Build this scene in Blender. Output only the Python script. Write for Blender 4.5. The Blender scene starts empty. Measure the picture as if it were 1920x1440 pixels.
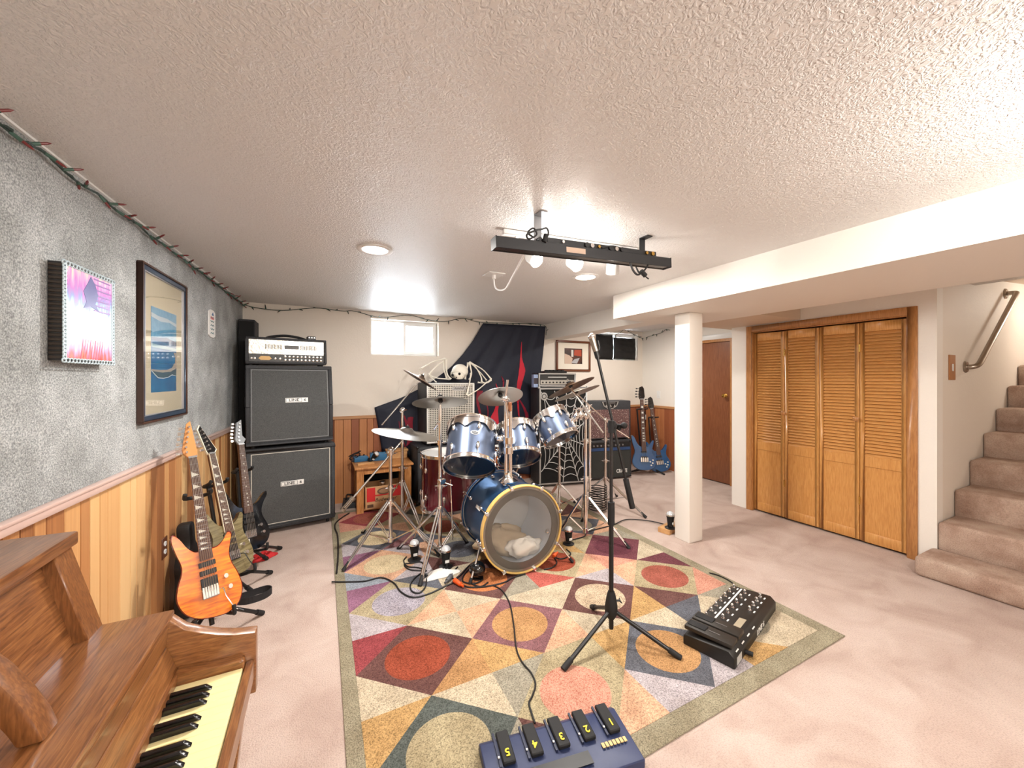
import bpy, bmesh, math, random
from mathutils import Vector, Matrix
random.seed(7)
C = bpy.context.scene.collection
V = Vector
# ------------------------------------------------------------------ camera
EYE = V((0, 0, 1.5)); FP = 710.0; HZ = 711.0
YAW = math.atan(.5); CO, SI = math.cos(YAW), math.sin(YAW)
cam = bpy.data.cameras.new('camera'); camo = bpy.data.objects.new('camera', cam); C.objects.link(camo)
camo.location = EYE; camo.rotation_euler = (math.pi/2, 0, -YAW)
cam.sensor_width = 36; cam.lens = 36*FP/1920; cam.shift_y = (HZ-720)/1920; cam.clip_start = .02
bpy.context.scene.camera = camo
vs_ = bpy.context.scene.view_settings
vs_.view_transform = 'Standard'; vs_.look = 'None'; vs_.gamma = 1; vs_.use_curve_mapping = False
vs_.exposure = 0.88
# ------------------------------------------------------------------ world: bright overcast daylight
w = bpy.data.worlds.new('daylight'); bpy.context.scene.world = w; w.use_nodes = True
w.node_tree.nodes['Background'].inputs[0].default_value = (.86, .93, 1, 1)
w.node_tree.nodes['Background'].inputs[1].default_value = 14.0
# ------------------------------------------------------------------ helpers
def ray(u, v):
    r = (u-960)/FP; return V((r*CO+SI, -r*SI+CO, (HZ-v)/FP))
def at(u, v, t): return EYE+ray(u, v)*t
def onz(u, v, z=0.): d = ray(u, v); return EYE+d*((z-1.5)/d.z)
def ony(u, v, y): d = ray(u, v); return EYE+d*(y/d.y)
def onx(u, v, x): d = ray(u, v); return EYE+d*(x/d.x)
def lwx(y, off=0.): return -.923+.0429*(y-1.816)+off          # surface of the left wall
def onl(u, v, off=0.):
    d = ray(u, v); a = -.923-.0429*1.816+off; t = a/(d.x-.0429*d.y); return EYE+d*t
def lin(c): c /= 255.; return c/12.92 if c <= .04045 else ((c+.055)/1.055)**2.4
def rgb(c): return (lin(c[0]), lin(c[1]), lin(c[2]), 1)
MATS = {}
class N:                                                     # small node-tree writer
    def __init__(s, name):
        s.m = bpy.data.materials.new(name); s.m.use_nodes = True; s.t = s.m.node_tree
        s.b = s.t.nodes['Principled BSDF']
    def n(s, k, **kw):
        x = s.t.nodes.new(k)
        for a, v in kw.items():
            if a.startswith('i_'):
                x.inputs[a[2:].replace('_', ' ')].default_value = v
            else: setattr(x, a, v)
        return x
    def l(s, a, b): s.t.links.new(a, b)
    def coord(s, scale=(1, 1, 1), kind='Object', rnd=False):
        tc = s.n('ShaderNodeTexCoord'); mp = s.n('ShaderNodeMapping'); mp.inputs['Scale'].default_value = scale
        s.l(tc.outputs[kind], mp.inputs['Vector'])
        if rnd:
            oi = s.n('ShaderNodeObjectInfo'); mu = s.n('ShaderNodeMath', operation='MULTIPLY'); mu.inputs[1].default_value = 37.
            s.l(oi.outputs['Random'], mu.inputs[0]); cb = s.n('ShaderNodeCombineXYZ')
            for k in range(3): s.l(mu.outputs[0], cb.inputs[k])
            s.l(cb.outputs[0], mp.inputs['Location'])
        return mp.outputs[0]
    def ramp(s, fac, stops):
        r = s.n('ShaderNodeValToRGB'); e = r.color_ramp.elements
        e[0].position, e[0].color = stops[0][0], rgb(stops[0][1])
        e[1].position, e[1].color = stops[-1][0], rgb(stops[-1][1])
        for p, c in stops[1:-1]: q = e.new(p); q.color = rgb(c)
        s.l(fac, r.inputs[0]); return r.outputs[0]
    def bump(s, h, st, dist=.01):
        b = s.n('ShaderNodeBump'); b.inputs['Strength'].default_value = st; b.inputs['Distance'].default_value = dist
        s.l(h, b.inputs['Height']); s.l(b.outputs[0], s.b.inputs['Normal'])
def mat(name, c, rough=.5, metal=0., **kw):
    if name in MATS: return MATS[name]
    q = N(name); q.b.inputs['Base Color'].default_value = rgb(c); q.b.inputs['Roughness'].default_value = rough
    q.b.inputs['Metallic'].default_value = metal
    if 'spec' in kw: q.b.inputs['Specular IOR Level'].default_value = kw['spec']
    if 'coat' in kw: q.b.inputs['Coat Weight'].default_value = kw['coat']; q.b.inputs['Coat Roughness'].default_value = .06
    if 'emit' in kw:
        q.b.inputs['Emission Color'].default_value = rgb(kw.get('ec', c)); q.b.inputs['Emission Strength'].default_value = kw['emit']
    if 'trans' in kw: q.b.inputs['Transmission Weight'].default_value = kw['trans']
    if 'alpha' in kw: q.b.inputs['Alpha'].default_value = kw['alpha']
    if 'noise' in kw:                                         # (scale, second colour, bump)
        sc, c2, bp = kw['noise']; vec = q.coord()
        nz = q.n('ShaderNodeTexNoise'); nz.inputs['Scale'].default_value = sc; nz.inputs['Detail'].default_value = 4
        q.l(vec, nz.inputs['Vector']); q.l(q.ramp(nz.outputs[0], [(.35, c), (.65, c2)]), q.b.inputs['Base Color'])
        if bp: q.bump(nz.outputs[0], bp)
    MATS[name] = q.m; return q.m
def wood(name, stops, scale=(1, 1, 1), rough=.35, coat=0., rnd=True, wave=14., dist=5.):
    if name in MATS: return MATS[name]
    q = N(name); vec = q.coord(scale, rnd=rnd)
    nz = q.n('ShaderNodeTexNoise'); nz.inputs['Scale'].default_value = wave; nz.inputs['Detail'].default_value = 6
    nz.inputs['Distortion'].default_value = dist*.12; q.l(vec, nz.inputs['Vector'])
    q.l(q.ramp(nz.outputs[0], stops), q.b.inputs['Base Color']); q.b.inputs['Roughness'].default_value = rough
    if coat: q.b.inputs['Coat Weight'].default_value = coat; q.b.inputs['Coat Roughness'].default_value = .12
    q.bump(nz.outputs[0], .04, .003); MATS[name] = q.m; return q.m
ORG = {}                                                     # world origin of every parent
class MB:
    def __init__(s): s.v = []; s.f = []; s.mi = []
    def add(s, vs, fs, M=None, mi=0):
        o = len(s.v)
        s.v += [(M @ V(p)) if M is not None else V(p) for p in vs]
        s.f += [tuple(i+o for i in f) for f in fs]; s.mi += [mi]*len(fs); return s
    def box(s, a, b, M=None, mi=0):
        x0, y0, z0 = a; x1, y1, z1 = b
        if x0 > x1: x0, x1 = x1, x0
        if y0 > y1: y0, y1 = y1, y0
        if z0 > z1: z0, z1 = z1, z0
        return s.add([(x0,y0,z0),(x1,y0,z0),(x1,y1,z0),(x0,y1,z0),(x0,y0,z1),(x1,y0,z1),(x1,y1,z1),(x0,y1,z1)],
            [(3,2,1,0),(4,5,6,7),(0,1,5,4),(1,2,6,5),(2,3,7,6),(3,0,4,7)], M, mi)
    def cyl(s, p, q, r0, r1=None, n=14, M=None, mi=0, cap=True):
        p, q = V(p), V(q); r1 = r0 if r1 is None else r1; z = (q-p).normalized()
        x = z.orthogonal().normalized(); y = z.cross(x); vs = []
        for c, r in ((p, r0), (q, r1)):
            vs += [c+(x*math.cos(2*math.pi*k/n)+y*math.sin(2*math.pi*k/n))*r for k in range(n)]
        fs = [(k, (k+1) % n, n+(k+1) % n, n+k) for k in range(n)]
        if cap: fs += [tuple(range(n-1, -1, -1)), tuple(range(n, 2*n))]
        return s.add(vs, fs, M, mi)
    def tube(s, pts, r, n=8, M=None, mi=0, closed=False):
        pts = [V(p) for p in pts]; m = len(pts); vs = []; up = None
        for i, p in enumerate(pts):
            a = pts[i-1] if (i or closed) else p; b = pts[(i+1) % m] if (i < m-1 or closed) else p
            d = (b-a).normalized() if (b-a).length > 1e-9 else V((0,0,1))
            x = d.orthogonal().normalized() if up is None else (up-d*up.dot(d))
            if x.length < 1e-6: x = d.orthogonal()
            x.normalize(); up = x; y = d.cross(x); rr = r[i] if isinstance(r, (list, tuple)) else r
            vs += [p+(x*math.cos(2*math.pi*k/n)+y*math.sin(2*math.pi*k/n))*rr for k in range(n)]
        fs = []
        for i in range(m if closed else m-1):
            j = (i+1) % m
            fs += [(i*n+k, i*n+(k+1) % n, j*n+(k+1) % n, j*n+k) for k in range(n)]
        if not closed: fs += [tuple(range(n-1, -1, -1)), tuple(range((m-1)*n, m*n))]
        return s.add(vs, fs, M, mi)
    def lathe(s, prof, M=None, n=32, mi=0, closed=True):
        vs = []; m = len(prof)
        for r, z in prof: vs += [(r*math.cos(2*math.pi*k/n), r*math.sin(2*math.pi*k/n), z) for k in range(n)]
        fs = []
        for i in range(m if closed else m-1):
            j = (i+1) % m
            fs += [(i*n+k, i*n+(k+1) % n, j*n+(k+1) % n, j*n+k) for k in range(n)]
        return s.add(vs, fs, M, mi)
    def prism(s, poly, z0, z1, M=None, mi=0):
        n = len(poly)
        ar = sum(poly[i][0]*poly[(i+1) % n][1]-poly[(i+1) % n][0]*poly[i][1] for i in range(n))
        if ar < 0: poly = poly[::-1]
        vs = [(a, b, z0) for a, b in poly]+[(a, b, z1) for a, b in poly]
        fs = [tuple(range(n-1, -1, -1)), tuple(range(n, 2*n))]+[(k, (k+1) % n, n+(k+1) % n, n+k) for k in range(n)]
        return s.add(vs, fs, M, mi)
    def ball(s, c, r, M=None, n=14, m=8, sc=(1, 1, 1), mi=0):
        vs = [V(c)+V((0, 0, -r*sc[2]))]; fs = []
        for i in range(1, m):
            a = -math.pi/2+math.pi*i/m
            vs += [V(c)+V((r*math.cos(a)*math.cos(2*math.pi*k/n)*sc[0], r*math.cos(a)*math.sin(2*math.pi*k/n)*sc[1], r*math.sin(a)*sc[2])) for k in range(n)]
        vs.append(V(c)+V((0, 0, r*sc[2]))); top = len(vs)-1
        fs += [(0, 1+(k+1) % n, 1+k) for k in range(n)]
        for i in range(m-2):
            b = 1+i*n; fs += [(b+k, b+(k+1) % n, b+n+(k+1) % n, b+n+k) for k in range(n)]
        b = 1+(m-2)*n; fs += [(b+k, b+(k+1) % n, top) for k in range(n)]
        return s.add(vs, fs, M, mi)
    def build(s, name, m, parent=None, org=None, bevel=0., seg=1, smooth=40., mesh_only=False):
        o = ORG.get(parent.name, V((0,0,0))) if parent else V(org or (0,0,0))
        me = bpy.data.meshes.new(name); me.from_pydata([tuple(p-o) for p in s.v], [], s.f)
        ms = m if isinstance(m, (list, tuple)) else [m]
        for x in ms: me.materials.append(x)
        if len(ms) > 1: me.polygons.foreach_set('material_index', s.mi)
        if bevel:
            bm = bmesh.new(); bm.from_mesh(me); bmesh.ops.remove_doubles(bm, verts=bm.verts, dist=1e-6)
            eg = [e for e in bm.edges if len(e.link_faces) == 2 and e.calc_face_angle(0) > .6]
            bmesh.ops.bevel(bm, geom=eg, offset=bevel, segments=seg, affect='EDGES', profile=.5); bm.to_mesh(me); bm.free()
        if smooth:
            me.polygons.foreach_set('use_smooth', [True]*len(me.polygons)); me.set_sharp_from_angle(angle=math.radians(smooth))
        if mesh_only: return me
        ob = bpy.data.objects.new(name, me); C.objects.link(ob)
        if parent: ob.parent = parent
        else: ob.location = o
        ORG[ob.name] = o; return ob
def tag(o, label, cat, group=None):
    o['label'] = label; o['category'] = cat
    if group: o['group'] = group
    return o
def thing(name, label, cat, loc, group=None):
    o = bpy.data.objects.new(name, None); C.objects.link(o); o.location = loc; o.empty_display_size = .1
    ORG[o.name] = V(loc); return tag(o, label, cat, group)
def struct(o): o['kind'] = 'structure'; return o
def piece(name, me, parent, loc, rot=None, scale=None, M=None):   # shared-mesh part placed in world coordinates
    ob = bpy.data.objects.new(name, me); C.objects.link(ob); ob.parent = parent
    o = ORG[parent.name]
    if M is not None: ob.matrix_local = Matrix.Translation(-o) @ M
    else:
        ob.location = V(loc)-o
        if rot: ob.rotation_euler = rot
        if scale: ob.scale = scale
    ORG[ob.name] = o; return ob
def basis(o, z, xh):
    z = V(z).normalized(); x = V(xh)-z*V(xh).dot(z); x.normalize(); y = z.cross(x); o = V(o)
    return Matrix(((x.x, y.x, z.x, o.x), (x.y, y.y, z.y, o.y), (x.z, y.z, z.z, o.z), (0, 0, 0, 1)))
def rotz(o, a): return Matrix.Translation(V(o)) @ Matrix.Rotation(a, 4, 'Z')
def text(s, M, size, m, parent, name='lettering', depth=.0008, sx=1., bold=0.):
    cu = bpy.data.curves.new('t', 'FONT'); cu.body = s; cu.size = size; cu.align_x = 'CENTER'; cu.align_y = 'CENTER'
    cu.extrude = depth; cu.resolution_u = 2; cu.offset = bold
    ob = bpy.data.objects.new('t', cu); C.objects.link(ob); bpy.context.view_layer.update()
    me = bpy.data.meshes.new_from_object(ob.evaluated_get(bpy.context.evaluated_depsgraph_get()))
    bpy.data.objects.remove(ob); bpy.data.curves.remove(cu)
    o = ORG[parent.name]; me.transform(Matrix.Translation(-o) @ M @ Matrix.Diagonal((sx, 1, 1, 1))); me.materials.clear(); me.materials.append(m)
    me.name = name; q = bpy.data.objects.new(name, me); C.objects.link(q); q.parent = parent; ORG[q.name] = o; return q
def smoothpath(pts, k=6):
    pts = [V(p) for p in pts]; out = []
    for i in range(len(pts)-1):
        p0 = pts[max(i-1, 0)]; p1 = pts[i]; p2 = pts[i+1]; p3 = pts[min(i+2, len(pts)-1)]
        for j in range(k):
            t = j/k
            out.append(.5*((2*p1)+(p2-p0)*t+(2*p0-5*p1+4*p2-p3)*t*t+(3*p1-p0-3*p2+p3)*t**3))
    out.append(pts[-1]); return out
def circ(r, n=24, cx=0, cy=0, sy=1.): return [(cx+r*math.cos(2*math.pi*k/n), cy+r*sy*math.sin(2*math.pi*k/n)) for k in range(n)]
# ------------------------------------------------------------------ materials
def carpet():
    q = N('carpet_pink_beige'); vec = q.coord()
    a = q.n('ShaderNodeTexNoise'); a.inputs['Scale'].default_value = 3.; a.inputs['Detail'].default_value = 6; a.inputs['Distortion'].default_value = 1.2
    b = q.n('ShaderNodeTexNoise'); b.inputs['Scale'].default_value = 160.; b.inputs['Detail'].default_value = 3
    q.l(vec, a.inputs['Vector']); q.l(vec, b.inputs['Vector'])
    c1 = q.ramp(a.outputs[0], [(.3, (190,170,160)), (.5, (203,185,175)), (.7, (212,196,187))])
    c2 = q.ramp(b.outputs[0], [(.3, (150,128,120)), (.55, (235,225,220))])
    mx = q.n('ShaderNodeMix', data_type='RGBA', blend_type='MULTIPLY'); mx.inputs[0].default_value = .35
    q.l(c1, mx.inputs[6]); q.l(c2, mx.inputs[7]); q.l(mx.outputs[2], q.b.inputs['Base Color'])
    q.b.inputs['Roughness'].default_value = .95; q.b.inputs['Specular IOR Level'].default_value = .1; q.bump(b.outputs[0], .6, .01); return q.m
def stair_carpet():
    q = N('carpet_stair_brown'); vec = q.coord()
    a = q.n('ShaderNodeTexNoise'); a.inputs['Scale'].default_value = 6.; a.inputs['Detail'].default_value = 5
    b = q.n('ShaderNodeTexNoise'); b.inputs['Scale'].default_value = 150.
    q.l(vec, a.inputs['Vector']); q.l(vec, b.inputs['Vector'])
    c1 = q.ramp(a.outputs[0], [(.3, (166,138,122)), (.5, (192,168,152)), (.7, (206,186,170))])
    c2 = q.ramp(b.outputs[0], [(.3, (140,120,110)), (.6, (235,225,220))])
    mx = q.n('ShaderNodeMix', data_type='RGBA', blend_type='MULTIPLY'); mx.inputs[0].default_value = .4
    q.l(c1, mx.inputs[6]); q.l(c2, mx.inputs[7]); q.l(mx.outputs[2], q.b.inputs['Base Color'])
    q.b.inputs['Roughness'].default_value = .95; q.b.inputs['Specular IOR Level'].default_value = .1; q.bump(b.outputs[0], .6, .01); return q.m
def ceil_mat():
    q = N('ceiling_knockdown'); vec = q.coord()
    d = q.n('ShaderNodeTexNoise'); d.inputs['Scale'].default_value = 52.; d.inputs['Detail'].default_value = 3.; d.inputs['Distortion'].default_value = 1.6
    q.l(vec, d.inputs['Vector'])
    r = q.n('ShaderNodeMapRange'); r.inputs['From Min'].default_value = .42; r.inputs['From Max'].default_value = .6; q.l(d.outputs[0], r.inputs['Value'])
    q.b.inputs['Base Color'].default_value = rgb((228,225,222)); q.b.inputs['Roughness'].default_value = .38
    q.bump(r.outputs[0], .5, .009); return q.m
def plaster(name, c, sc=60., st=.25, rough=.6):
    q = N(name); vec = q.coord(); d = q.n('ShaderNodeTexNoise'); d.inputs['Scale'].default_value = sc; d.inputs['Detail'].default_value = 3
    q.l(vec, d.inputs['Vector']); q.b.inputs['Base Color'].default_value = rgb(c); q.b.inputs['Roughness'].default_value = rough
    q.bump(d.outputs[0], st, .006); return q.m
def felt():
    q = N('grey_wall_carpet'); vec = q.coord()
    a = q.n('ShaderNodeTexNoise'); a.inputs['Scale'].default_value = 170.; a.inputs['Detail'].default_value = 4
    b = q.n('ShaderNodeTexNoise'); b.inputs['Scale'].default_value = 5.; b.inputs['Detail'].default_value = 4
    q.l(vec, a.inputs['Vector']); q.l(vec, b.inputs['Vector'])
    c1 = q.ramp(a.outputs[0], [(.32, (138,142,144)), (.5, (178,182,183)), (.68, (214,217,218))])
    c2 = q.ramp(b.outputs[0], [(.3, (205,205,203)), (.7, (255,255,255))])
    mx = q.n('ShaderNodeMix', data_type='RGBA', blend_type='MULTIPLY'); mx.inputs[0].default_value = 1.
    q.l(c1, mx.inputs[6]); q.l(c2, mx.inputs[7]); q.l(mx.outputs[2], q.b.inputs['Base Color'])
    q.b.inputs['Roughness'].default_value = .95; q.b.inputs['Specular IOR Level'].default_value = .1; q.bump(a.outputs[0], .5, .008); return q.m
def plank_mat(name, stops):
    q = N(name); vec = q.coord((9, 9, .7), rnd=True); nz = q.n('ShaderNodeTexNoise'); nz.inputs['Scale'].default_value = 3.; nz.inputs['Detail'].default_value = 6
    nz.inputs['Distortion'].default_value = .6; q.l(vec, nz.inputs['Vector'])
    oi = q.n('ShaderNodeObjectInfo'); ad = q.n('ShaderNodeMath', operation='MULTIPLY_ADD'); q.l(nz.outputs[0], ad.inputs[0]); ad.inputs[1].default_value = .55
    q.l(oi.outputs['Random'], ad.inputs[2]); dv = q.n('ShaderNodeMath', operation='MULTIPLY'); dv.inputs[1].default_value = .66; q.l(ad.outputs[0], dv.inputs[0])
    q.l(q.ramp(dv.outputs[0], stops), q.b.inputs['Base Color']); q.b.inputs['Roughness'].default_value = .38; q.bump(nz.outputs[0], .1, .003); return q.m
FLOOR = carpet(); STAIR = stair_carpet(); CEIL = ceil_mat(); FELT = felt()
CREAM = plaster('cream_plaster', (232,223,211)); WHITE = plaster('white_plaster', (240,235,227), 80., .2); SOFF = plaster('soffit_shaded_tan', (212,194,174), 70., .2)  # soffit tan carries some of the underside shade
PLANKL = plank_mat('cedar_plank', [(.1, (126,80,50)), (.3, (176,120,74)), (.52, (212,164,110)), (.8, (228,190,136))])
PLANKB = plank_mat('red_cedar_plank', [(.1, (104,56,38)), (.35, (142,82,54)), (.6, (166,100,66)), (.85, (210,148,94))])
RAIL = mat('rail_wood', (206,178,168), .3); RAILB = mat('rail_wood_tan', (190,140,96), .4)
OAK = wood('honey_oak', [(.3, (188,128,66)), (.5, (204,146,80)), (.7, (214,160,96))], (10, 10, .8), .35, .2)
OAKS = wood('honey_oak_slat', [(.3, (196,136,74)), (.5, (206,148,84)), (.7, (214,160,98))], (3, 1.2, 12), .38, .1)
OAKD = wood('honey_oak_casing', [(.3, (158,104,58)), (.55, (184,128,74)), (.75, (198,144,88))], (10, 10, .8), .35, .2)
DOORB = wood('brown_door', [(.25, (116,68,44)), (.55, (136,84,54)), (.8, (152,98,64))], (9, 9, .6), .35, .1)
WALN = wood('walnut_piano', [(.3, (96,58,30)), (.48, (130,82,46)), (.62, (148,98,56)), (.8, (168,118,70))], (15, .9, 15), .3, .35)
WALN2 = wood('walnut_piano_trim', [(.3, (106,66,36)), (.55, (140,92,52)), (.78, (164,114,66))], (15, .9, 15), .3, .35)
WALN3 = wood('walnut_piano_end', [(.3, (112,70,38)), (.55, (146,96,54)), (.78, (168,118,68))], (1.6, 14, 14), .3, .35)
WALN4 = wood('walnut_piano_post', [(.3, (104,64,36)), (.55, (134,86,48)), (.78, (156,106,62))], (14, 14, 1.6), .3, .35)
BLACK = mat('black_plastic', (20,20,22), .4); TOLEX = mat('black_tolex', (34,35,38), .6, noise=(220., (58,60,64), .3)); MATTE = mat('matte_black', (12,12,14), .8)
CHROME = mat('chrome', (238,236,234), .14, 1.); STEEL = mat('brushed_steel', (170,160,148), .3, 1.); BRASS = mat('brass', (214,172,92), .25, 1.)
WHITEP = mat('white_plastic', (236,236,234), .35); IVORY = mat('ivory', (248,236,178), .3); GREYM = mat('grey_metal', (150,150,152), .35, .8)
RED = mat('red_cloth', (205,44,48), .8); GLASS = mat('clear_glass', (255,255,255), .02, 0., trans=1.); LOGO = mat('logo_white', (235,235,232), .4)
RUBBER = mat('rubber', (24,24,26), .7); YELLOW = mat('yellow_print', (238,214,40), .5); DKRED = mat('dark_red', (120,20,30), .4)
# ================================================================== structure
YB = 5.03; ZC = 2.348; ZS = 2.114; XC = 4.40; XR = 5.13; YF = -2.4
struct(MB().box((-1.3, YF-.1, -.08), (8.1, 5.4, 0)).build('floor', FLOOR, smooth=0))
struct(MB().box((-1.3, YF-.1, ZC), (XR+.15, 5.3, ZC+.1)).build('ceiling', CEIL, smooth=0))
# left wall: grey carpet above, planked wainscot below
wl = struct(MB().prism([(lwx(YF), YF), (lwx(5.25), 5.25), (-1.3, 5.25), (-1.3, YF)], 1.02, ZC).build('wall_left', FELT, smooth=0)); ORG[wl.name] = V((0,0,0))
b = MB().prism([(lwx(YF, -.016), YF), (lwx(5.25, -.016), 5.25), (-1.3, 5.25), (-1.3, YF)], 0, 1.02).build('backing', MATTE, wl, smooth=0)
def unit_plank(m):
    w, t, e = 1., .02, .035
    poly = [(0, 0), (w, 0), (w, -t+.006), (w-e, -t), (e, -t), (0, -t+.006)]
    return MB().prism(poly, 0, 1.).build('plank', m, mesh_only=True, smooth=0)
PL = unit_plank(PLANKL); PBK = unit_plank(PLANKB)
ang = math.atan2(1, .0429); y = .9
while y < 5.02:
    wd = min(random.choice((.062, .075, .088, .1, .105)), 5.03-y)
    piece('plank', PL, wl, (lwx(y, -.014), y, 0), rot=(0, 0, ang), scale=(wd-.002, 1, 1.005)); y += wd
r_ = MB().prism([(lwx(YF), YF), (lwx(YB), YB), (lwx(YB, .028), YB), (lwx(YF, .028), YF)], 1.0, 1.03)
r_.prism([(lwx(YF), YF), (lwx(YB), YB), (lwx(YB, .034), YB), (lwx(YF, .034), YF)], 1.03, 1.044)
struct(r_.build('trim_1', RAIL, bevel=.004, seg=2))
struct(MB().prism([(lwx(YF), YF), (lwx(YB), YB), (lwx(YB, .012), YB), (lwx(YF, .012), YF)], ZC-.01, ZC-.001).build('trim_2', WHITEP, smooth=0))
def holed(x0, x1, z0, z1, holes):                         # rectangles left around holes (xa, xb, za, zb)
    xs = sorted({x0, x1, *[h[0] for h in holes], *[h[1] for h in holes]}); zs = sorted({z0, z1, *[h[2] for h in holes], *[h[3] for h in holes]})
    for i in range(len(xs)-1):
        for j in range(len(zs)-1):
            cx, cz = (xs[i]+xs[i+1])/2, (zs[j]+zs[j+1])/2
            if not any(h[0] < cx < h[1] and h[2] < cz < h[3] for h in holes): yield xs[i], xs[i+1], zs[j], zs[j+1]
W1 = (ony(695.5, 630, YB).x, ony(822.5, 630, YB).x, ony(760, 666.5, YB).z, ony(760, 601, YB).z)
W2 = (ony(1117, 650, YB).x, ony(1196, 650, YB).x, ony(1150, 675, YB).z, ony(1150, 624, YB).z)
m = MB()
for a in holed(-1.0, XR+.2, 1.03, ZC, [W1, W2]): m.box((a[0], YB, a[2]), (a[1], YB+.2, a[3]))
wb = struct(m.build('wall_back', CREAM, smooth=0)); ORG[wb.name] = V((0,0,0))
MB().box((-1., YB+.016, 0), (XR+.2, YB+.2, 1.03)).build('backing', MATTE, wb, smooth=0)
x = lwx(YB)+.01
while x < XR-.01:
    wd = min(random.choice((.075, .09, .1, .115)), XR-x)
    piece('plank', PBK, wb, (x, YB+.014, 0), scale=(wd-.002, 1, 1.01)); x += wd
struct(MB().box((lwx(YB), YB-.022, 1.012), (XR, YB+.016, 1.05)).build('trim_3', RAILB, bevel=.004))
# windows
PANE = mat('window_pane', (255,255,255), .03, 0., trans=1.)
def window(name, W, split):
    x0, x1, z0, z1 = W; y0 = YB+.1; m = MB(); f = .022
    for a in ((x0, x1, z0, z0+f), (x0, x1, z1-f, z1), (x0, x0+f, z0+f, z1-f), (x1-f, x1, z0+f, z1-f)): m.box((a[0], y0, a[2]), (a[1], y0+.07, a[3]))
    w_ = struct(m.build(name, WHITEP, smooth=0)); xm = x0+(x1-x0)*split; ORG[w_.name] = V((0,0,0)); s = .035
    m = MB(); a0, a1, b0, b1 = xm-.02, x1-f, z0+f, z1-f
    for a in ((a0, a1, b0, b0+s), (a0, a1, b1-s, b1), (a0, a0+s, b0+s, b1-s), (a1-s, a1, b0+s, b1-s)): m.box((a[0], y0-.012, a[2]), (a[1], y0+.02, a[3]))
    m.build('sash', WHITEP, w_, smooth=0)
    MB().box((xm-.016, y0+.022, b0), (xm+.016, y0+.05, b1)).build('mullion', WHITEP, w_, smooth=0)
    MB().box((a0+s, y0+.002, b0+s), (a1-s, y0+.006, b1-s)).build('pane', PANE, w_, smooth=0)
    MB().box((x0+f, y0+.034, b0), (xm-.016, y0+.038, b1)).build('pane', PANE, w_, smooth=0)
    return w_
window('window_1', W1, .5); window('window_2', W2, .55)
# front, right and stair walls, soffits
struct(MB().box((-1.3, YF-.1, 0), (XC+.12, YF, ZC)).build('wall_front', CREAM, smooth=0))
struct(MB().box((XC, YF, 0), (XC+.12, -.02, ZC)).build('wall_right', CREAM, smooth=0))
CY0, CY1, CZ = 1.352, 2.655, 2.05
m = MB()
for a in holed(1.19, 2.89, 0, ZC, [(CY0, CY1, -.1, CZ)]): m.box((XC, a[0], a[2]), (XC+.12, a[1], a[3]))
struct(m.build('wall_closet', WHITE, smooth=0))
struct(MB().box((XC+.12, 1.31, 0), (5.3, 1.33, ZC)).box((5.28, 1.33, 0), (5.3, 2.8, ZC)).box((XC+.12, 1.33, CZ+.1), (5.28, 2.8, CZ+.12)).build('wall_closet_inside', CREAM, smooth=0))
struct(MB().box((XC+.12, 1.19, 0), (8.1, 1.31, 3.4)).build('wall_stair', CREAM, smooth=0))
struct(MB().box((XC+.12, -.12, 0), (8.1, -.02, 3.4)).build('wall_stair_near', CREAM, smooth=0))
struct(MB().box((8., -.02, 0), (8.1, 1.19, 3.4)).build('wall_stair_end', CREAM, smooth=0))
struct(MB().box((XC+.12, 2.80, 0), (XR+.2, 2.89, ZC)).build('wall_corridor', WHITE, smooth=0))
DY0, DY1, DZ = 3.38, 4.22, 2.05
m = MB()
for a in holed(2.89, YB, 0, ZC, [(DY0, DY1, -.1, DZ)]): m.box((XR, a[0], a[2]), (XR+.12, a[1], a[3]))
struct(m.build('wall_alcove', WHITE, smooth=0))
x = DY1+.11
wa = bpy.data.objects['wall_alcove']; ORG[wa.name] = V((0,0,0))
while x < YB-.03:
    wd = min(.1, YB-.02-x); piece('plank', PBK, wa, (XR, x+wd, 0), rot=(0, 0, -math.pi/2), scale=(wd-.002, .8, 1.01)); x += wd
struct(MB().box((XR-.03, DY1+.1, 1.01), (XR, YB, 1.05)).build('trim_4', RAILB, bevel=.004))
m = MB().box((XR-.02, DY1+.035, 0), (XR, DY1+.105, DZ+.1)).box((XR-.02, DY0-.105, 0), (XR, DY0-.035, DZ+.1)).box((XR-.02, DY0-.035, DZ+.03), (XR, DY1+.035, DZ+.1))
struct(m.build('trim_5', WHITEP, bevel=.003))
m = MB().box((XR-.012, DY1-.01, 0), (XR+.1, DY1+.035, DZ+.03)).box((XR-.012, DY0-.035, 0), (XR+.1, DY0+.01, DZ+.03)).box((XR-.012, DY0+.01, DZ-.01), (XR+.1, DY1-.01, DZ+.03))
struct(m.build('trim_6', OAKD, smooth=0))
struct(MB().box((XR+.13, DY0-.1, -.01), (XR+.16, DY1+.1, ZC)).box((XR+.1, DY0-.1, -.01), (XR+.13, DY0-.04, ZC)).box((XR+.1, DY1+.04, -.01), (XR+.13, DY1+.1, ZC)).box((XR+.1, DY0-.04, DZ+.04), (XR+.13, DY1+.04, DZ+.1)).build('door_light_blocker', MATTE, smooth=0))  # added unseen backing that stops daylight leaking around the door
d1 = struct(MB().box((XR+.01, DY0+.014, .012), (XR+.05, DY1-.014, DZ-.014)).build('door_1', DOORB, bevel=.003)); ORG[d1.name] = V((0,0,0))
kz = onx(1362, 742, XR).z; M = basis((XR+.01, DY0+.085, kz), (-1,0,0), (0,0,1))
MB().lathe([(0,0),(.028,0),(.028,.006),(.01,.012),(.01,.03),(.024,.04),(.028,.055),(.018,.066),(0,.068)], M, 18, closed=False).build('door_handle', BRASS, d1)
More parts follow.
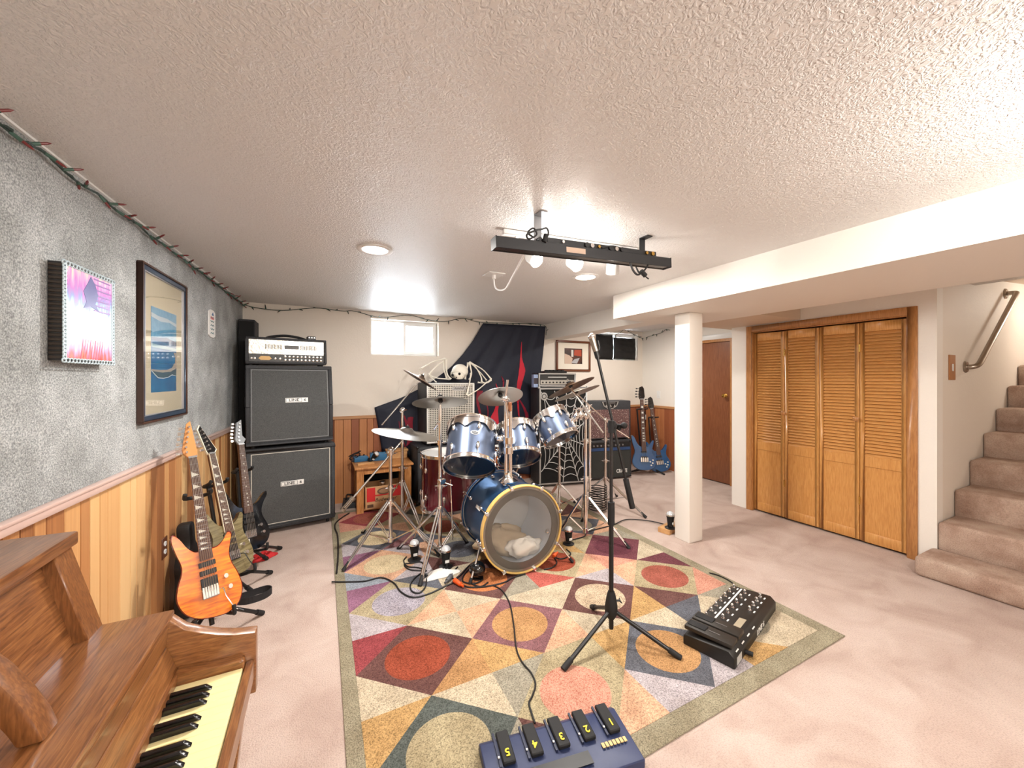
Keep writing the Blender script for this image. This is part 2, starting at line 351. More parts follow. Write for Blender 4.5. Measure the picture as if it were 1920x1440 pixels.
bm = struct(MB().box((2.649, YF, ZS), (3.72, 2.99, ZC+.02)).build('trim_7', WHITE, smooth=0)); bm.name = 'beam_main'
o = struct(MB().box((3.72, 2.16, ZS), (XR+.12, 2.99, ZC+.02)).build('soffit_corridor', SOFF, smooth=0))
struct(MB().box((3.09, 2.99, ZS), (3.34, YB, ZC+.02)).build('beam_back', WHITE, smooth=0))
struct(MB().box((3.72, YF, 2.236), (XC, 2.16, ZC+.02)).build('soffit_closet', SOFF, smooth=0))
m = MB(); P = [(XC, 2.236), (5.14, 2.36), (5.6, 2.44), (6.8, 2.53), (8.1, 2.62), (8.1, 3.4), (XC, 3.4)]
m.prism(P, -1.19, .02, basis((0,0,0), (0,-1,0), (1,0,0)))
struct(m.build('ceiling_stair', SOFF, smooth=0))
p_ = struct(MB().box((2.988, 2.362, 0), (3.168, 2.525, ZS)).build('pillar', WHITE, bevel=.008, seg=2))
# closet casing and bifold doors
m = MB(); cw = .055
for (a0, a1, b0, b1) in ((CY0-cw, CY0+.006, 0, CZ+cw), (CY1-.006, CY1+cw, 0, CZ+cw), (CY0+.006, CY1-.006, CZ-.012, CZ+cw)): m.box((XC-.016, a0, b0), (XC+.0, a1, b1))
m.box((XC-.006, CY0, 0), (XC+.1, CY0+.014, CZ)).box((XC-.006, CY1-.014, 0), (XC+.1, CY1, CZ)).box((XC-.006, CY0, CZ-.022), (XC+.1, CY1, CZ-.012))
struct(m.build('trim_8', OAKD, bevel=.003))
PW = (CY1-CY0-.034)/4; Z0, Z1 = .022, CZ-.035; SL = None
for k in range(4):
    a = CY0+.017+PW*k+.002; bq = a+PW-.004; xf, xb = XC+.018, XC+.052
    zl0, zl1 = .80, Z1-.085; st = .034
    m = MB().box((xf, a, Z0), (xb, a+st, Z1)).box((xf, bq-st, Z0), (xb, bq, Z1))
    m.box((xf, a+st, Z1-.085), (xb, bq-st, Z1)).box((xf, a+st, zl0-.095), (xb, bq-st, zl0)).box((xf, a+st, Z0), (xb, bq-st, Z0+.09))
    d = struct(m.build('door_%d' % (k+2), OAK, bevel=.003)); ORG[d.name] = V((0,0,0))
    MB().box((xf+.008, a+st, Z0+.09), (xb-.008, bq-st, zl0-.095)).build('panel', OAK, d, smooth=0)
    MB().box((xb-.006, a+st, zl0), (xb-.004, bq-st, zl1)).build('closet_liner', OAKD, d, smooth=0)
    if SL is None:
        hw = (PW-.004)/2-st; SL = MB().box((-.003, -hw, -.019), (.003, hw, .019)).build('slat', OAKS, mesh_only=True, bevel=.0015)
    n = 38
    for j in range(n): piece('slat', SL, d, (xf+.014, (a+bq)/2, zl0+(zl1-zl0)*(j+.5)/n), rot=(0, math.radians(40), 0))
    if k in (1, 3):
        M = basis((xf, (bq-st/2) if k == 3 else (a+PW-.02), 1.12), (-1,0,0), (0,0,1))
    if k in (1, 2):
        ky = (bq-.018); M = basis((xf, onx(1607 if k == 1 else 1471, 780, xf).y, onx(1607 if k == 1 else 1471, 785 if k == 1 else 774, xf).z), (-1,0,0), (0,0,1))
        MB().lathe([(0,0),(.01,0),(.01,.012),(.021,.02),(.024,.03),(.016,.038),(0,.04)], M, 18, closed=False).build('knob', OAKD, d)
    for z in (.35, 1.75):
        if k in (0, 2): MB().box((xf-.004, bq-.004, z), (xf, bq+.008, z+.07)).build('hinge', BRASS, d, smooth=0)
# stairs
xs = [4.06, 4.40, 4.75, 5.11, 5.47, 5.83, 6.19, 6.55, 6.91]; zs = [.15, .36, .575, .79, 1.005, 1.22, 1.435, 1.65, 1.865]
st = struct(MB().box((4.5, -.02, 0), (8., 1.185, .1)).build('staircase', STAIR, smooth=0)); ORG[st.name] = V((0,0,0))
for k in range(9):
    y1 = 1.222 if k == 0 else 1.19
    x1 = (xs[k+1]+.06) if k < 8 else 8.
    if k == 0: x1 = 4.4
    z0 = 0 if k == 0 else zs[k-1]-.03
    MB().box((xs[k]-.0, -.02, max(z0, 0.0 if k == 0 else .1)), (x1, y1, zs[k])).build('step', STAIR, st, bevel=.03, seg=4)
# ceiling lights
LAMP = mat('lamp_glow', (255,250,240), .5, emit=14., ec=(255,246,232)); TRIMW = mat('lamp_trim', (225,222,218), .4)
def light(kind, name, loc, power, size=.1, col=(1, .955, .90), parent=None, rot=None, spot=None):
    l = bpy.data.lights.new(name, kind); l.energy = power; l.color = col
    if kind == 'AREA': l.shape = 'DISK'; l.size = size
    else: l.shadow_soft_size = size
    if spot: l.spot_size = spot; l.spot_blend = .6
    o = bpy.data.objects.new(name, l); C.objects.link(o)
    if parent: o.parent = parent; o.location = V(loc)-ORG[parent.name]
    else: o.location = loc
    if rot: o.rotation_euler = rot
    return o
def recessed(loc, label, power):
    x, y = loc; t = thing('recessed_light', label, 'ceiling light', (x, y, ZC-.001), 'recessed ceiling lights')
    M = Matrix.Translation((x, y, ZC)) @ Matrix.Rotation(math.pi, 4, 'X')
    MB().lathe([(.078, -.002), (.108, 0), (.112, .005), (.1, .009), (.08, .006)], M, 36).build('trim_ring', TRIMW, t)
    MB().lathe([(0, .006), (.05, .0058), (.08, .003), (.08, .001), (0, .001)], M, 36, closed=False).build('lens', LAMP, t)
    light('AREA', 'recessed_lamp', (x, y, ZC-.014), power, .15, parent=t); return t
recessed((.306, 2.617), 'round recessed ceiling light near the window, leftmost one', 24)
recessed((1.947, 2.533), 'round recessed ceiling light beyond the black light bar', 22)
recessed((4.0, 3.9), 'round recessed ceiling light added unseen in the alcove behind the beam', 13)  # added out of view to brighten the alcove
def dome(loc, label, power, ZC=ZC):  # unseen fixtures, added to raise the light level
    x, y = loc; t = thing('added_ceiling_light', label, 'ceiling light', (x, y, ZC-.001))
    M = Matrix.Translation((x, y, ZC)) @ Matrix.Rotation(math.pi, 4, 'X')
    MB().lathe([(0, 0), (.17, 0), (.175, .02), (.165, .024), (0, .024)], M, 36, closed=False).build('base_plate', TRIMW, t)
    light('POINT', 'added_dome_lamp', (x, y, ZC-.16), power, .11, parent=t)
    MB().lathe([(.155, .024), (.15, .05), (.1, .085), (.05, .098), (0, .1)], M, 36, closed=False).build('glass_dome', LAMP, t)
dome((1.95, -.15), 'added unseen dome light brightening the room from the stairs side', 44)  # added in place of flash bounced off the ceiling
dome((.35, -1.35), 'added unseen dome light brightening the room from its near end', 48)
dome((6.7, .55), 'added unseen dome light brightening the stairs from above', 6, 2.5)  # added out of view to lift the stair wall
# ================================================================== wall pictures
def wallframe(u0, v0, u1, v1, depth): pass
WX = V((.0429, 1, 0)).normalized(); WN = V((1, -.0429, 0)).normalized()
def lw_basis(u, v, off=0.): return basis(onl(u, v, off), WN, WX)           # local x along the wall, y up, z out
BEZ = mat('silver_chain_border', (196,214,222), .35, .3); FRBLK = mat('frame_black', (26,22,22), .35, coat=.4)
# small print with the ribbed black edge
c = onl(168, 592, .05); A0 = onl(121, 590, .05); A1 = onl(216, 604, .05); hw = (A1-A0).length/2
ctr = (A0+A1)/2; zt = (onl(120, 488, .05).z+onl(215, 524, .05).z)/2; zb = (onl(122, 681, .05).z+onl(217, 684, .05).z)/2
ctr.z = (zt+zb)/2; hh = (zt-zb)/2; M = basis(ctr-WN*.05, WN, WX)
t = thing('framed_print', 'small purple and orange art print in a ribbed black box frame with chain border', 'picture', ctr-WN*.05)
MB().box((-hw+.008, -hh+.008, .002), (hw-.008, hh-.008, .044), M).build('box_frame', FRBLK, t, smooth=0)
n = 22; rb = MB().box((-.002, -.005, 0), (.004, .005, .04)).build('rib', mat('rib_brown', (58,48,40), .4), mesh_only=True, bevel=.0015)
for s in (-1, 1):
    for k in range(n): piece('rib', rb, t, None, M=M @ Matrix.Translation((s*(hw-.006), -hh+.02+(2*hh-.04)*k/(n-1), .004)))
lk = MB().tube([(.0085*math.cos(a)*1.25, .0085*math.sin(a), .0) for a in [2*math.pi*q/10 for q in range(10)]], .0028, 6, closed=True).build('chain_link', BEZ, mesh_only=True)
nx, ny = 17, 27
for k in range(nx):
    for s in (-1, 1): piece('chain_link', lk, t, None, M=M @ Matrix.Translation((-hw+.006+(2*hw-.012)*k/(nx-1), s*(hh-.009), .046)))
for k in range(1, ny-1):
    for s in (-1, 1): piece('chain_link', lk, t, None, M=M @ Matrix.Translation((s*(hw-.009), -hh+.009+(2*hh-.018)*k/(ny-1), .046)) @ Matrix.Rotation(math.pi/2, 4, 'Z'))
def print_mat():
    q = N('art_print_abstract'); vec = q.coord((1, 1, 1)); sp = q.n('ShaderNodeSeparateXYZ'); q.l(vec, sp.inputs[0])
    nz = q.n('ShaderNodeTexNoise'); nz.inputs['Scale'].default_value = 1.; nz.inputs['Detail'].default_value = 4
    mp = q.coord((60, 60, 9)); q.l(mp, nz.inputs['Vector'])
    ad = q.n('ShaderNodeMath', operation='MULTIPLY_ADD'); q.l(nz.outputs[0], ad.inputs[0]); ad.inputs[1].default_value = .2; q.l(sp.outputs['Z'], ad.inputs[2])
    mr = q.n('ShaderNodeMapRange'); q.l(ad.outputs[0], mr.inputs['Value']); mr.inputs['From Min'].default_value = -hh+.08; mr.inputs['From Max'].default_value = hh+.1
    q.l(q.ramp(mr.outputs[0], [(0, (232,120,50)), (.12, (214,70,70)), (.22, (196,140,190)), (.3, (214,236,246)), (.55, (176,222,240)), (.66, (120,130,190)), (.8, (190,110,190)), (.92, (228,170,210)), (1, (250,226,200))]), q.b.inputs['Base Color'])
    q.b.inputs['Roughness'].default_value = .25; return q.m
MB().box((-hw+.017, -hh+.017, .042), (hw-.017, hh-.017, .0455), M).build('print', print_mat(), t, smooth=0)
fm = MB(); fig = mat('print_indigo', (84,78,138), .3)
fm.prism([(-.03,.06),(-.05,.1),(-.02,.14),(.0,.17),(.03,.14),(.05,.1),(.03,.06),(.06,.03),(.0,.045),(-.05,.03)], .0455, .0462, M); fm.build('print_figure', fig, t, smooth=0)
fm = MB()
for k in range(7): fm.box((.02, .03+.022*k, .0455), (hw-.03, .036+.022*k, .046), M)
fm.build('print_lines', mat('print_violet', (132,92,160), .3), t, smooth=0)
fm = MB()
for k in range(9): a = -.07+.017*k; fm.prism([(a, -hh+.02), (a+.006, -hh+.02), (a+.02, -hh+.1), (a+.018, -hh+.1)], .0455, .046, M)
fm.build('print_strokes', mat('print_crimson', (190,52,70), .3), t, smooth=0)
# big framed coastal print
A0 = onl(269, 640, .03); A1 = onl(352, 660, .03); hw = (A1-A0).length/2; ctr = (A0+A1)/2
zt = (onl(270, 484, .03).z+onl(352, 541, .03).z)/2; zb = (onl(268, 796, .03).z+onl(350, 778, .03).z)/2; ctr.z = (zt+zb)/2; hh = (zt-zb)/2
M = basis(ctr-WN*.028, WN, WX)
t = thing('framed_print', 'tall framed blue coastal bay print with cream mat and dark frame', 'picture', ctr-WN*.028)
FRN = mat('frame_navy', (44,60,78), .3, coat=.4); FRB = mat('frame_edge_brown', (74,50,40), .35, coat=.3)
def bars(m, w, h, f, z0, z1, M):
    m.box((-w, -h, z0), (w, -h+f, z1), M); m.box((-w, h-f, z0), (w, h, z1), M); m.box((-w, -h+f, z0), (-w+f, h-f, z1), M); m.box((w-f, -h+f, z0), (w, h-f, z1), M); return m
bars(MB(), hw, hh, .012, 0, .028, M).build('frame_edge', FRB, t, bevel=.003)
bars(MB(), hw-.012, hh-.012, .028, 0, .022, M).build('frame', FRN, t, bevel=.004)
bars(MB(), hw-.04, hh-.04, .006, 0, .02, M).build('frame_lip', mat('frame_lip_silver', (170,170,176), .3, .6), t, smooth=0)
MB().box((-hw+.04, -hh+.04, .002), (hw-.04, hh-.04, .008), M).build('mat_board', mat('mat_board_cream', (226,214,186), .7), t, smooth=0)
pw, p0, p1 = hw*.56, -hh*.62, hh*.5
pr = MB().box((-pw, p0, .008), (pw, p1, .009), M).build('print', mat('print_sea_blue', (40,132,184), .35, noise=(9., (24,112,170), 0)), t, smooth=0)
def patch(poly, z, m, nm): MB().prism([(a*pw, p0+(p1-p0)*b_) for a, b_ in poly], .009, .009+z, M).build(nm, m, pr, smooth=0)
patch([(-1,.62),(1,.6),(1,1),(-1,1)], .0003, mat('print_sky', (72,160,206), .35, noise=(30., (120,186,220), 0)), 'print_sky')
patch([(-1,.88),(-.3,.85),(.4,.87),(1,.84),(1,.88),(.2,.91),(-.5,.91),(-1,.93)], .0006, mat('print_cloud', (214,226,236), .35), 'print_cloud')
patch([(-1,.61),(-1,.64),(-.4,.655),(.2,.67),(1,.64),(1,.6)], .0006, mat('print_hill', (34,96,150), .35), 'print_hill')
patch([(-1,.53),(1,.52),(1,.555),(-1,.57)], .0005, mat('print_horizon', (150,196,214), .35), 'print_shallows')
patch([(1,.5),(.75,.5),(.9,.44),(.88,.37),(.6,.3),(.2,.27),(-.4,.265),(-1,.27),(-1,.25),(-.2,.235),(.5,.25),(1,.3)], .0007, mat('print_beach', (196,184,170), .35), 'print_beach')
patch([(-1,.25),(-.2,.235),(.5,.25),(1,.3),(.98,.2),(.6,.21),(.3,.18),(-.1,.165),(-.5,.17),(-.75,.21)], .0009, mat('print_headland', (70,104,120), .35), 'print_headland')
patch([(-1,.25),(-.75,.205),(-.5,.165),(-.1,.16),(.3,.175),(.6,.205),(.98,.195),(.98,.2),(.6,.215),(.3,.184),(-.1,.17),(-.5,.176),(-.74,.216),(-1,.262)], .0011, mat('print_surf', (232,240,244), .35), 'print_surf')
gl = MB().box((-hw+.04, -hh+.04, .0125), (hw-.04, hh-.04, .014), M).build('glass', GLASS, t, smooth=0)
# small white plaque
c = onl(396.5, 607, .004); hw = (onl(402.5, 607, .004)-onl(390.5, 607, .004)).length/2; hh = (onl(396, 581, .004).z-onl(397, 633, .004).z)/2; M = basis(c, WN, WX)
t = thing('wall_plaque', 'small white elongated octagonal plaque with dark scribbles, beside the coastal print', 'plaque', c)
MB().prism([(-hw,-hh*.85),(-hw*.4,-hh),(hw*.5,-hh),(hw,-hh*.85),(hw,hh*.85),(hw*.5,hh),(-hw*.4,hh),(-hw,hh*.85)], -.003, .005, M).build('board', WHITEP, t, bevel=.001)
m = MB()
for k in range(5): m.tube([M @ V((-hw*.5+hw*.25*q, -hh*.7+.02*k*1.6+(.008 if (q+k) % 2 else -.004), .006)) for q in range(5)], .0022, 5)
m.build('scribble', mat('ink_teal', (60,110,120), .5), t)
MB().prism([(-hw*.5,hh*.3),(hw*.5,hh*.3),(hw*.5,hh*.5),(-hw*.5,hh*.5)], .005, .006, M).build('red_mark', mat('ink_pink', (226,130,130), .5), t, smooth=0)
MB().prism([(-hw*.2,hh*.6),(hw*.5,hh*.6),(hw*.2,hh*.85)], .005, .006, M).build('blue_mark', mat('ink_blue', (60,100,150), .5), t, smooth=0)
# outlets and switch
def plate(name, label, M, w, h, cm, outlet, cat):
    t = thing(name, label, cat, M.translation)
    MB().box((-w/2, -h/2, 0), (w/2, h/2, .006), M).build('plate', cm, t, bevel=.002)
    if outlet:
        for s in (-1, 1):
            f = MB().prism(circ(.0165, 16, 0, s*.024, .9), .006, .009, M).build('socket', WHITEP, t)
            MB().box((-.008, s*.024-.003, .009), (-.005, s*.024+.006, .0095), M).box((.005, s*.024-.003, .009), (.008, s*.024+.006, .0095), M).build('slot', MATTE, f, smooth=0)
    else: MB().box((-.014, -.03, .006), (.014, .03, .011), M).build('rocker', WHITEP, t, bevel=.002)
    return t
plate('wall_outlet', 'brown outlet plate with two white sockets on the plank wainscot', lw_basis(307, 1027, .004), .075, .125, mat('plate_brown', (96,56,36), .4), True, 'outlet')
c = ony(1784, 689, 1.19); plate('light_switch', 'wood light switch plate with white rocker beside the steel handrail', basis(c, (0,-1,0), (1,0,0)), .14, .21, mat('plate_oak', (170,112,62), .4), False, 'switch')
c = onx(1235, 740, XR); plate('wall_switch', 'white blank switch plate on the alcove wall above the basses', basis(c, (-1,0,0), (0,-1,0)), .075, .125, WHITEP, False, 'switch')
# handrail on the stair wall
p0 = ony(1809, 688, 1.19); p1 = ony(1884, 551, 1.19)
t = thing('handrail', 'brushed steel handrail on two wall flanges rising with the stairs', 'handrail', p0)
off = V((0, -.075, 0)); d = (p1-p0).normalized()
pts = [p0, p0+off*.6, p0+off*.93+d*.03, p0+off+d*.1]+[p0+off+(p1-p0)*k*.1 for k in range(2, 10)]+[p1+off-d*.04, p1+off*.93-d*.008, p1+off*.5, p1]
MB().tube(smoothpath(pts, 3), .021, 14).build('rail', STEEL, t)
for p in (p0, p1): MB().lathe([(0,0),(.05,0),(.052,.008),(.044,.016),(.022,.018),(0,.018)], basis(p, (0,-1,0), (1,0,0)), 24, closed=False).build('flange', STEEL, t)
# ================================================================== piano along the left wall
pe = 1.45; pn = -.15; xb = -.895
t = thing('piano', 'walnut upright console piano with open keyboard in the left foreground', 'piano', (-.55, .65, 0))
MB().box((xb, pn, 1.05), (-.598, pe+.012, 1.086)).build('top_lid', WALN, t, bevel=.006, seg=2)
m = MB().box((xb, pn+.01, .0), (xb+.03, pe-.0, 1.05))
m.box((xb+.03, pe-.03, .0), (-.62, pe, 1.05)).box((xb+.03, pn+.01, 0), (-.62, pn+.04, 1.05)); m.build('case', WALN2, t, bevel=.002)
def slab(x0, z0, x1, z1, y0, y1, th):                    # leaning board from (x0,z0) to (x1,z1)
    d = V((x1-x0, 0, z1-z0)).normalized(); nn = V((d.z, 0, -d.x))*th
    vs = []
    for yy in (y0, y1):
        for q in (V((x0,yy,z0)), V((x1,yy,z1)), V((x1,yy,z1))-nn, V((x0,yy,z0))-nn): vs.append(q)
    return vs, [(0,1,2,3),(7,6,5,4),(0,4,5,1),(1,5,6,2),(2,6,7,3),(3,7,4,0)]
MB().add(*slab(-.572, .815, -.638, 1.052, pn+.04, pe-.012, .02)).build('music_panel', WALN, t, smooth=0)
MB().add(*slab(-.545, .815, -.608, 1.05, pe-.075, pe, .06)).build('panel_post', WALN4, t, bevel=.003)
# curved rest arm nearer the camera
arm = [(-.503,.8205),(-.466,.8205),(-.478,.86),(-.5,.91),(-.528,.96),(-.556,1.0),(-.575,1.05),(-.612,1.05),(-.59,.99),(-.562,.945),(-.535,.89),(-.515,.85)]
MB().prism(arm, -1.075, -1.025, basis((0,0,0), (0,-1,0), (1,0,0))).build('rest_arm', WALN4, t, bevel=.006, seg=2)
MB().box((-.56, pn+.04, .822), (-.542, 1.02, .868)).build('music_ledge', WALN2, t, bevel=.004)
MB().box((-.60, pn+.01, .796), (-.392, pe-.0, .82)).build('keyboard_shelf', WALN, t, bevel=.004, seg=2)
m = MB().add(*slab(-.400, .735, -.393, .797, pn+.04, pe-.042, .02)); m.add(*slab(-.372, .66, -.398, .736, pn+.04, pe-.042, .015)); m.build('fallboard', WALN2, t, bevel=.002)
MB().box((-.388, pn+.04, .64), (-.366, pe-.042, .668)).build('name_rail', WALN, t, bevel=.002)
MB().lathe([(0,0),(.007,0),(.007,.012),(.013,.02),(.015,.028),(0,.034)], basis((-.386, pe-.62, .705), (.95,0,.3), (0,1,0)), 18, closed=False).build('fallboard_knob', BRASS, t)
MB().box((xb+.03, pn+.01, .525), (-.205, pe-.01, .60)).build('keybed', WALN2, t, bevel=.004)
for y0, y1 in ((pe-.04, pe), (pn, pn+.04)):
    ck = [(-.6,.525),(-.6,.81),(-.395,.81),(-.36,.772),(-.32,.75),(-.28,.733),(-.24,.72),(-.186,.712),(-.186,.525)]
    MB().prism(ck, -y1, -y0, basis((0,0,0), (0,-1,0), (1,0,0))).build('cheek', WALN3, t, bevel=.003, seg=2)
kb = [(-.372,.6),(-.372,.672),(-.27,.66),(-.225,.66),(-.212,.652),(-.212,.6)]
MB().prism(kb, -(pe-.04), -(pe-.075), basis((0,0,0), (0,-1,0), (1,0,0))).build('key_block', WALN3, t, bevel=.003)
MB().box((-.212, pn+.04, .575), (-.19, pe-.04, .632)).build('key_slip', WALN, t, bevel=.003)
kw = .0262; wk = MB().box((-.372, -kw/2+.0006, .6), (-.214, kw/2-.0006, .638)).build('white_key', IVORY, mesh_only=True, bevel=.0012)
bk = MB().prism([(-.372,.638),(-.372,.654),(-.29,.652),(-.275,.638)], -.0065, .0065, basis((0,0,0), (0,-1,0), (1,0,0))).build('black_key', mat('ebony_gloss', (14,12,14), .18), mesh_only=True, bevel=.0015)
y = pe-.078-kw/2; k = 0
while y > pn+.06:
    piece('white_key', wk, t, (0, y, 0))
    if k % 7 in (2, 3, 4, 6, 0) and k > 1: piece('black_key', bk, t, (0, y+kw/2+.0, 0))
    y -= kw; k += 1
MB().box((-.66, pn+.06, 0), (-.64, pe-.02, .525)).build('lower_panel', WALN, t, smooth=0)
MB().prism([(-.3,0),(-.22,0),(-.215,.05),(-.245,.1),(-.235,.3),(-.21,.525),(-.31,.525),(-.285,.3),(-.275,.1)], -(pe-.005), -(pe-.065), basis((0,0,0), (0,-1,0), (1,0,0))).build('leg', WALN2, t, bevel=.004)
MB().prism([(-.3,0),(-.22,0),(-.215,.05),(-.245,.1),(-.235,.3),(-.21,.525),(-.31,.525),(-.285,.3),(-.275,.1)], -(pn+.065), -(pn+.005), basis((0,0,0), (0,-1,0), (1,0,0))).build('leg', WALN2, t, bevel=.004)
# ================================================================== string lights
WIRE = mat('wire_green', (40,58,52), .5); SOCK = mat('socket_green', (62,92,80), .5); BULB = mat('bulb_red', (112,40,40), .3); BULBD = mat('bulb_dark', (44,40,40), .3)
def bulbmesh(tip):
    return MB().cyl((0,0,0), (0,0,.03), .006, .0065, 8, mi=0).cyl((0,0,.03), (0,0,.05), .005, .0045, 8, mi=1).cyl((0,0,.05), (0,0,.06), .0045, .001, 8, mi=1).build('bulb', [SOCK, tip], mesh_only=True)
BM = [bulbmesh(BULB), bulbmesh(BULBD)]
def string(label, path, outn, nb, which, seed, r=.0045, tw=True):
    rnd = random.Random(seed); t = thing('string_lights', label, 'string lights', path[0], 'string lights')
    pts = smoothpath(path, 6); m = MB().tube(pts, r, 6)
    if tw: m.tube([p+V((rnd.uniform(-1,1), rnd.uniform(-1,1), rnd.uniform(-1.2,.6)))*.006+outn*.004 for p in pts], r*.8, 6)
    m.build('wire', WIRE, t); L = [0.]
    for a, b_ in zip(pts, pts[1:]): L.append(L[-1]+(b_-a).length)
    for k in range(nb):
        s = L[-1]*(k+.5+rnd.uniform(-.25,.25))/nb; i = max(j for j in range(len(L)) if L[j] <= s); i = min(i, len(pts)-2)
        p = pts[i].lerp(pts[i+1], (s-L[i])/max(1e-6, L[i+1]-L[i])); tg = (pts[i+1]-pts[i]).normalized()
        up = V((0,0,1)) if k % 2 else V((0,0,-1))
        d = (up*rnd.uniform(.15,.8)*(1 if k % 2 == 0 else .5)+outn*rnd.uniform(.25,.9)+tg*rnd.uniform(-.5,.5)).normalized()
        if p.z+d.z*.06 > ZC-.005: d.z = -abs(d.z)*.3; d.normalize()
        piece('bulb', which, t, None, M=basis(p, d, d.orthogonal()))
    return t
path = []
for k in range(34):
    yy = 1.3+(5.0-1.3)*k/33; path.append(V((lwx(yy, .022), yy, ZC-.03-.012*abs(math.sin(k*1.1))-.006*(k % 3))))
string('green wire string of small red-tipped bulbs along the grey wall top', path, WN, 46, BM[0], 3)
pth = [V((lwx(YB)+.02, YB-.02, 2.315)), ony(480, 577, YB-.02), ony(530, 582, YB-.02), ony(592, 577.5, YB-.02), ony(640, 583, YB-.02), ony(665, 583.5, YB-.02), ony(713, 595, YB-.02), ony(766, 591, YB-.02), ony(800, 599, YB-.02), ony(833, 603, YB-.02), ony(868, 597, YB-.02), ony(900, 604, YB-.02), ony(960, 606, YB-.05), ony(1020, 610, YB-.05), ony(1025, 630, YB-.03), ony(1045, 633.5, YB-.03)]
string('dark string of small bulbs drooping along the back wall above the window', pth, V((0,-1,0)), 34, BM[1], 5, .004, False)
pth = [ony(1150, 631, YB-.03), ony(1165, 622, YB-.03), ony(1172, 617, YB-.03), ony(1180, 622, YB-.03), ony(1200, 633, YB-.03), ony(1213, 635.5, YB-.03), V((XR-.03, 4.9, ony(1222, 633, 4.9).z)), onx(1240, 624, XR-.03), onx(1248, 618, XR-.03), onx(1256, 619, XR-.03)]
string('dark string of small bulbs looped in the alcove corner', pth, V((-.6,-.8,0)), 13, BM[1], 8, .004, False)
# ================================================================== guitars and basses
STRAT_R = [(0,0),(.075,.008),(.135,.045),(.163,.11),(.152,.175),(.126,.235),(.12,.28),(.132,.325),(.146,.37),(.128,.383),(.1,.352),(.068,.33),(.034,.325)]
STRAT_L = [(-.034,.325),(-.06,.332),(-.09,.362),(-.118,.41),(-.146,.437),(-.158,.41),(-.144,.345),(-.125,.28),(-.128,.235),(-.152,.175),(-.163,.11),(-.135,.045),(-.075,.008)]
SHARP_R = [(0,0),(.075,.008),(.135,.045),(.158,.105),(.145,.17),(.115,.235),(.112,.285),(.135,.34),(.17,.39),(.165,.415),(.125,.385),(.085,.345),(.034,.325)]
SHARP_L = [(-.034,.325),(-.07,.335),(-.105,.375),(-.14,.44),(-.16,.475),(-.165,.44),(-.145,.35),(-.118,.285),(-.12,.235),(-.148,.17),(-.16,.105),(-.135,.045),(-.075,.008)]
BASS_R = [(0,0),(.06,.008),(.105,.04),(.125,.095),(.112,.155),(.092,.2),(.09,.24),(.1,.285),(.112,.335),(.1,.35),(.075,.315),(.05,.285),(.026,.275)]
BASS_L = [(-.026,.275),(-.05,.29),(-.075,.33),(-.1,.39),(-.12,.41),(-.13,.385),(-.118,.31),(-.1,.245),(-.1,.2),(-.118,.155),(-.13,.095),(-.105,.04),(-.06,.008)]
def smooth2(p, k=4):
    q = smoothpath([V((a, b_, 0)) for a, b_ in p]+[V((p[0][0], p[0][1], 0))], k); return [(v.x, v.y) for v in q[:-1]]
def gframe(P0, P1, hint, ws=1.):
    y = (P1-P0); L = y.length; y.normalize(); z = V(hint)-y*V(hint).dot(y); z.normalize(); x = y.cross(z)
    return Matrix(((x.x*L*ws, y.x*L, z.x*L, P0.x), (x.y*L*ws, y.y*L, z.y*L, P0.y), (x.z*L*ws, y.z*L, z.z*L, P0.z), (0, 0, 0, 1)))
FRETB = mat('fretboard_rosewood', (82,54,44), .5); PEARL = mat('pearl_inlay', (226,226,216), .3); STRINGM = mat('string_steel', (206,200,190), .3, .9); PICK = mat('pickup_black', (22,22,24), .4)
